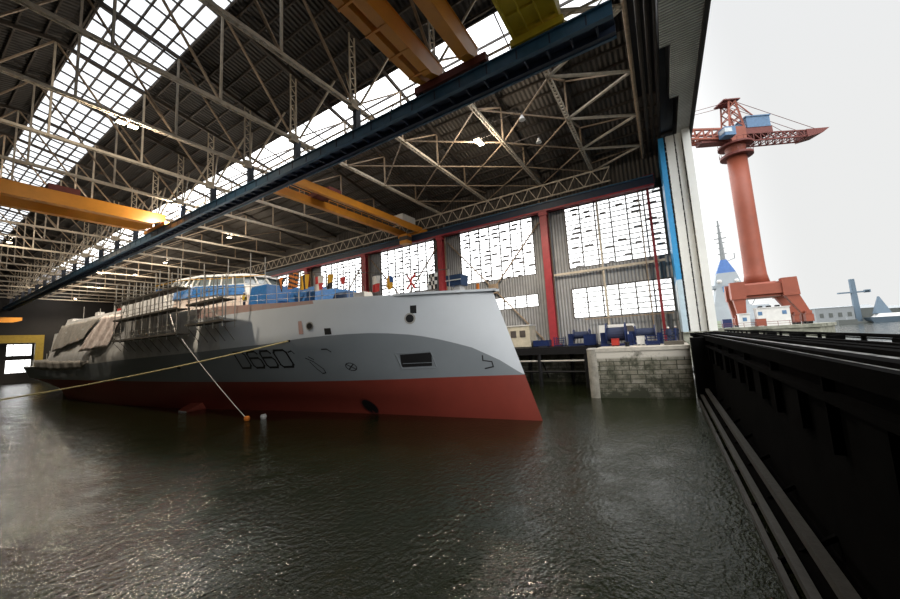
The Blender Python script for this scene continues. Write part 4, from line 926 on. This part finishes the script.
# slewing top
pl_(0, 46.6, 47.2, 3.7, 3.7, 'ring_gallery', crane_dk); pl_(0, 47.2, 49.6, 2.1, 2.4, 'slewing_ring', crane_r); pl_(0, 49.6, 50.1, 3.9, 3.9, 'ring_gallery', crane_dk)
for zz in (47.2, 50.1):
    gr = MB()
    for i in range(16):
        a, c_ = 2*math.pi*i/16, 2*math.pi*(i+1)/16; p = V((CX+3.7*math.cos(a), CY+3.7*math.sin(a), zz-1.2)); p2 = V((CX+3.7*math.cos(c_), CY+3.7*math.sin(c_), zz-1.2))
        gr.tube(p, p+up*1.0, .05, n=4).tube(p+up, p2+up, .05, n=4)
    gr.build('gallery_rail', crane_dk, t)
cbox(-2.0, 2.0, -1.9, 1.9, 50.1, 54.6, 'slewing_body', crane_r)
cbox(2.5, 8.6, -1.9, 1.9, 54.0, 57.0, 'machine_house', crane_b); cbox(2.3, 8.8, -2.1, 2.1, 57.0, 57.3, 'house_roof', crane_b)
cab = cbox(-5.4, -2.6, -4.4, -2.0, 51.0, 53.4, 'operator_cab', crane_b); cbox(-5.44, -3.6, -4.46, -2.4, 51.9, 53.0, 'cab_glass', mat('pale_cab_glass', (.5, .56, .6), .2), cab)
def lattice(a0, a1, z0, z1, z0b, z1b, w0, w1, nseg, name, m, r_=.16):
    s = MB(); C_ = []
    for i in range(nseg+1):
        f = i/nseg; a = a0+(a1-a0)*f; zb = z0+(z0b-z0)*f; zt = z1+(z1b-z1)*f; wv = w0+(w1-w0)*f
        C_.append([cp(a, -wv, zb), cp(a, wv, zb), cp(a, wv, zt), cp(a, -wv, zt)])
    for p, q_ in zip(C_, C_[1:]):
        for k in range(4): s.beam(p[k], q_[k], r_*1.5); s.beam(p[k], q_[(k+1) % 4], r_)
    for p in C_:
        for k in range(4): s.beam(p[k], p[(k+1) % 4], r_)
    return s.build(name, m, t)
# counter jib to the right, ending in ballast; boom to the left
lattice(2, 19, 50.2, 52.4, 50.4, 52.0, 1.7, 1.5, 9, 'counter_jib', crane_dk, .2)
MB().hexa([cp(17.5, -1.9, 50.0), cp(21.5, -1.9, 50.9), cp(21.5, 1.9, 50.9), cp(17.5, 1.9, 50.0), cp(17.5, -1.9, 52.2), cp(23.4, -1.9, 52.2), cp(23.4, 1.9, 52.2), cp(17.5, 1.9, 52.2)]).build('counterweight', crane_dk, t)
cbox(2, 9, -1.8, 1.8, 52.4, 54.0, 'jib_root', crane_dk)
lattice(-2, -34, 51.4, 54.2, 54.0, 56.5, 1.6, 1.1, 14, 'boom', crane_r, .34)
cbox(-9.5, -1.9, -1.3, 1.3, 50.9, 52.4, 'boom_root', crane_dk)
# A frame
s = MB()
for bb in (-1.5, 1.5):
    s.beam(cp(-1.8, bb, 54.6), cp(-1.0, bb, 62.5), .4).beam(cp(2.0, bb, 54.6), cp(.6, bb, 62.5), .4)
    for z0, z1 in ((55, 57.6), (57.6, 60.1), (60.1, 62.5)): s.beam(cp(-1.7+(z0-55)*.1, bb, z0), cp(1.9-(z1-55)*.17, bb, z1), .2).beam(cp(1.9-(z0-55)*.17, bb, z0), cp(-1.7+(z1-55)*.1, bb, z1), .2)
    s.beam(cp(5.0, bb, 57.3), cp(.6, bb, 62), .2)
for z in (57.6, 60.1, 62.5):
    for a in (-1.2, 1.0): s.beam(cp(a, -1.5, z), cp(a, 1.5, z), .25)
s.build('a_frame', crane_r, t)
cbox(-2.6, 1.8, -2, 2, 62.5, 62.8, 'top_platform', crane_dk)
MB().tube(cp(-.4, 0, 62.8), cp(-.4, 0, 64.2), .08, n=5).build('lightning_rod', crane_dk, t)
s = MB()
for bb in (-1.2, 1.2):
    s.tube(cp(.6, bb, 62.4), cp(20.5, bb, 52.4), .07, n=5).tube(cp(.6, bb, 61.2), cp(12, bb, 52.4), .06, n=5).tube(cp(-1.2, bb, 62.2), cp(-30, bb*.7, 56.6), .07, n=5)
s.build('stay_cables', crane_dk, t)
hk = MB().tube(cp(-12.5, 0, 47.6), cp(-12.5, 0, 52.5), .05, n=4).build('hoist_rope', black, t)
MB().hexa([cp(-12.9, -.3, 46.6), cp(-12.1, -.3, 46.6), cp(-12.1, .3, 46.6), cp(-12.9, .3, 46.6), cp(-13.2, -.4, 47.7), cp(-11.8, -.4, 47.7), cp(-11.8, .4, 47.7), cp(-13.2, .4, 47.7)]).build('hook_block', black, hk)
# cabins on the quay
def cabin(x0, x1, y0, y1, h, label, m=cabin_w, wins=3):
    t = thing('quay_cabin', ((x0+x1)/2, (y0+y1)/2, -.9), label, 'cabin', 'white cabins under the red crane')
    MB().box(x0, x1, y0, y1, -.9, h).build('body', m, t); MB().box(x0-.15, x1+.15, y0-.15, y1+.15, h, h+.18).build('roof', m, t)
    for i in range(wins):
        y = y0+.6+(y1-y0-1.6)*i/max(1, wins-1); MB().box(x0-.04, x0, y, y+.8, h-1.7, h-.8).build('window', crane_b, t)
    return t
cabin(112, 115, -25.6, -19.6, 3.4, 'long white cabin between the legs of the red crane', wins=2)
cabin(108.4, 110.6, -17.6, -15.6, 2.2, 'small white cabin left of the long one beside the crane leg', wins=1)
for i, y in enumerate((-21.0, -22.6, -24.2)):
    solo(MB().box(113, 114, y, y+.8, 3.58, 4.0), 'roof_vent', black, 'dark vent on the roof of the long white cabin, %s from left' % WORDS[i], 'vent', 'vents on the cabin roof')
rackw = [(109, -14.2, 1.2, 'blue drum cluster at the left of the outer quay', mach_b), (108.5, -12.0, .9, 'pale green box on the outer quay by the door leaf', mat('pale_green_box', (.35, .42, .32), .7)), (108, -20.4, .8, 'red pump box on the outer quay in front of the long white cabin', crane_r)]
for x, y, h, lb, m in rackw: crate(x, x+1.6, y, y+1.8, -.9, h+.9, m, lb, 'quay_box', 'box', 'boxes on the outer quay')
t = thing('quay_rail', (106.4, 0, -.9), 'thin rusty railing along the edge of the outer quay', 'railing')
MB().tube((106.4, -26, .1), (106.4, 10, .1), .05, n=5).tube((106.4, -26, -.4), (106.4, 10, -.4), .04, n=5).build('rails', crane_dk, t)
s = MB()
for i in range(19): MB().tube((106.4, -26+i*2, -.9), (106.4, -26+i*2, .1), .05, n=5).build('post', crane_dk, t)
# second frigate moored behind the crane
t = thing('frigate', (160, -16, WZ), 'second pale grey frigate moored behind the crane, its mast rising left of the crane', 'ship')
fx, fy = 150.0, -19.6
shp = mat('pale_grey_ship_paint', (.30, .34, .37), .6, var=.12, scale=.3)
def fr_(poly, z0, poly1, z1, name, m): return MB().loft([[V((fx+a, fy+b_, z0)) for a, b_ in poly], [V((fx+a, fy+b_, z1)) for a, b_ in poly1]]).build(name, m, t)
R4 = lambda hx, hy: [(-hx, -hy), (hx, -hy), (hx, hy), (-hx, hy)]
fr_([(-4, -7), (60, -8), (60, 9), (-4, 9)], WZ, [(-5, -8), (62, -8), (62, 9), (-5, 9)], 1.2, 'hull', shp)
fr_(R4(5, 6.2), 1.2, R4(4, 5), 6, 'superstructure', shp); fr_(R4(4, 4.6), 6, R4(3.2, 3.3), 12.2, 'superstructure', shp); fr_(R4(3.2, 4.3), 12.2, R4(3.2, 4.3), 13.2, 'mast_platform', shp)
fr_(R4(3, 3.6), 13.2, R4(2.5, 2.6), 17.3, 'mast_house', shp)
MB().box(fx-3.4, fx-2.6, fy-1.2, fy+1.6, 9.6, 12.6).build('blue_panel', mat('bright_blue_panel', (.05, .25, .5), .5), t)
fr_(R4(2.5, 2.6), 17.3, R4(.9, .8), 22.0, 'mast_cone', mat('blue_mast_paint', (.04, .12, .33), .5))
MB().tube((fx, fy, 22), (fx, fy, 36), .75, .2, n=10).build('mast_pole', far_g, t)
for i, z in enumerate((24, 26, 28, 29.5, 31.5, 34)):
    r_ = (1.2, .9, 1.1, 1.7, .7, .5)[i]; MB().box(fx-.15, fx+.15, fy-r_, fy+r_, z, z+.25).build('yard', far_g, t)
MB().sphere((fx-2.6, fy+2.2, 14.4), .8, 10).build('radome', cabin_w, t); MB().sphere((fx-2.8, fy-2.4, 14.2), .7, 10).build('radome', cabin_w, t)
MB().tube((fx, fy-1.2, 21.5), (fx, fy-3.2, 22.2), .12, n=6).tube((fx, fy-3.2, 22.2), (fx, fy-3.2, 24), .12, n=6).build('antenna_arm', far_g, t)
for a, b_ in ((-3, 5.2), (-3, -5.4)): MB().tube((fx+a, fy+b_, 6), (fx+a*1.3, fy+b_*1.25, 9), .08, n=5).build('whip_antenna', far_g, t)
fr_([(4, -12), (30, -12), (30, 5), (4, 5)], 1.2, [(5, -11), (29, -11), (29, 4), (5, 4)], 6, 'aft_superstructure', shp)
# far shore, some 550 m off
SX = 520.0
land = MB().prism([(SX, -60), (SX+4, -140), (SX+20, -230), (SX+60, -420), (SX+500, -500), (SX+500, 200), (SX, 200)], -9, -4.5)
struct(land, 'ground', far_d)
def house(x, y0, y1, h, m, label, roofh=1.5, wd=24):
    t = thing('shore_building', (x+wd/2, (y0+y1)/2, -4.5), label, 'building', 'buildings on the far shore')
    MB().box(x, x+wd, y0, y1, -4.5, h).build('walls', m, t)
    MB().hexa([(x-.5, y0-.5, h), (x+wd+.5, y0-.5, h), (x+wd+.5, y1+.5, h), (x-.5, y1+.5, h), (x+wd*.4, y0+2, h+roofh), (x+wd*.6, y0+2, h+roofh), (x+wd*.6, y1-2, h+roofh), (x+wd*.4, y1-2, h+roofh)]).build('roof', far_g, t)
    k = max(2, int((y1-y0)/7))
    for i in range(k): MB().box(x-.2, x, y0+2+i*7, y0+5+i*7, h*.1, h*.5).build('window', far_d, t)
house(530, -170, -141, 11.5, far_g, 'hazy grey warehouse left of the blue tower across the water', 1.2)
house(560, -196, -178, 9.5, far_d, 'darker hazy shed beside the blue tower across the water', 4)
house(560, -262, -236, 13, far_g, 'hazy grey block at the right edge across the water', 1)
house(600, -232, -214, 8, far_d, 'low dark shed among the trees across the water', 3)
t = thing('shore_tower', (545, -178, -4.5), 'blue grey dockside tower with short cross arms across the water', 'tower')
MB().loft([[V((545+a, -177+b_, -4.5)) for a, b_ in R4(2.2, 2.2)], [V((545+a, -177+b_, 41)) for a, b_ in R4(1.7, 1.8)]]).build('shaft', far_b, t)
MB().box(543, 547, -188, -165, 26, 27.4).build('cross_arm', far_b, t); MB().box(543, 547, -189, -185, 25.5, 28.5).build('machine_house', far_b, t)
t = thing('distant_ship', (535, -200, WZ), 'distant grey warship with pyramid mast moored across the water', 'ship')
MB().loft([[V(p) for p in ((528, -182, WZ), (540, -182, WZ), (540, -236, WZ), (528, -236, WZ))], [V(p) for p in ((526, -179, -1), (542, -179, -1), (542, -240, -1), (526, -240, -1))]]).build('hull', far_b, t)
MB().loft([[V(p) for p in ((529, -184, -1), (539, -184, -1), (539, -212, -1), (529, -212, -1))], [V(p) for p in ((530, -187, 2.5), (538, -187, 2.5), (538, -208, 2.5), (530, -208, 2.5))]]).build('superstructure', cabin_w, t)
MB().loft([[V(p) for p in ((530, -185, 2.5), (538, -185, 2.5), (538, -196, 2.5), (530, -196, 2.5))], [V(p) for p in ((533.5, -189.4, 20), (534.5, -189.4, 20), (534.5, -190.6, 20), (533.5, -190.6, 20))]]).build('mast', far_b, t)
t = thing('harbour_barge', (500, -150, WZ), 'dark barge lying before the grey warehouse across the water', 'barge')
MB().box(495, 502, -160, -147, WZ, -2).build('hull', far_d, t); MB().box(497, 500, -158, -154, -2, 1).build('wheelhouse', far_g, t)
rr = random.Random(5)
def canopy(x, y, r_, label):
    t = thing('tree', (x, y, -4.5), label, 'tree', 'trees on the far shore'); MB().tube((x, y, -4.5), (x, y, 2), .7, n=6).build('trunk', far_d, t)
    m = MB(); 
    for k in range(6): m.sphere((x+rr.uniform(-.5, .5)*r_, y+rr.uniform(-.6, .6)*r_, 3+rr.uniform(-.2, .5)*r_), r_*rr.uniform(.45, .7), 8, .8)
    m.build('crown', leaf_f, t)
for i in range(12):
    y = -208-i*17; canopy(655+rr.uniform(-12, 12), y, rr.uniform(7, 9), 'hazy green tree across the water, %s to the right of the distant warship' % WORDS[i])
# workers
def person(x, y, zf, h, ang, label, top, arm=.3):
    root = thing('person', (x, y, zf), label, 'person', 'workers'); c_, s_ = math.cos(ang), math.sin(ang)
    def P(a, b_, z): return (x+a*c_-b_*s_, y+a*s_+b_*c_, zf+z*h)
    m = MB(); J = lambda a, b_, z: P(a, b_, z)
    sk = bpy.data.meshes.new('body'); vv = [P(0, 0, .53), P(0, 0, .66), P(0, 0, .80), P(0, 0, .87), P(0, .01, .94), P(-.09, 0, .50), P(-.10, .03, .28), P(-.11, -.01, .04), P(-.11, .13, .015), P(.09, 0, .50), P(.11, .05, .28), P(.12, .0, .04), P(.12, .14, .015), P(-.19, 0, .81), P(-.24, .02, .63), P(-.22, arm*.6, .52), P(.19, 0, .81), P(.25, .05, .63), P(.2, arm, .60)]
    ed = [(0, 1), (1, 2), (2, 3), (3, 4), (0, 5), (5, 6), (6, 7), (7, 8), (0, 9), (9, 10), (10, 11), (11, 12), (2, 13), (13, 14), (14, 15), (2, 16), (16, 17), (17, 18)]
    rads = [.15, .14, .16, .06, .105, .10, .07, .05, .045, .10, .07, .05, .045, .07, .05, .04, .07, .05, .04]
    sk.from_pydata([tuple(V(q)-V((x, y, zf))) for q in vv], ed, []); sk.materials.append(navy_c); o = bpy.data.objects.new('body', sk); C.objects.link(o); o.parent = root
    md = o.modifiers.new('skin', 'SKIN'); 
    for d_, r_ in zip(sk.skin_vertices[0].data, rads): d_.radius = (r_, r_)
    sk.skin_vertices[0].data[0].use_root = True
    sb = o.modifiers.new('sub', 'SUBSURF'); sb.levels = 1; sb.render_levels = 1
    jk = MB().loft([[V(P(a*.30, b_*.19, z)) for a, b_ in ((-.8, -.6), (0, -1), (.8, -.6), (.8, .6), (0, 1), (-.8, .6))] for z in (.50, .66, .82)]); jk.build('jacket', top, root)
    MB().sphere(P(0, .02, .955), .125, 10, .75).build('helmet', helmet_m, root)
    MB().sphere(P(0, .045, .925), .10, 10, 1.1).build('face', skin_m, root)
    return root
person(42.2, -.3, ZF, 1.75, 1.2, 'person in dark work clothes and white helmet standing on the pier by the door leaves', navy_c)
person(44.6, -1.0, ZF, 1.8, 2.0, 'person in dark clothes and white helmet behind the first, closest to the doors', navy_c)
p_ = spt(29.6, -5.6, 11.1); person(p_[0], p_[1], WZ+10.95, 1.75, 1.6, 'person in yellow hi-vis jacket and white helmet on deck below the bridge', hiviz)
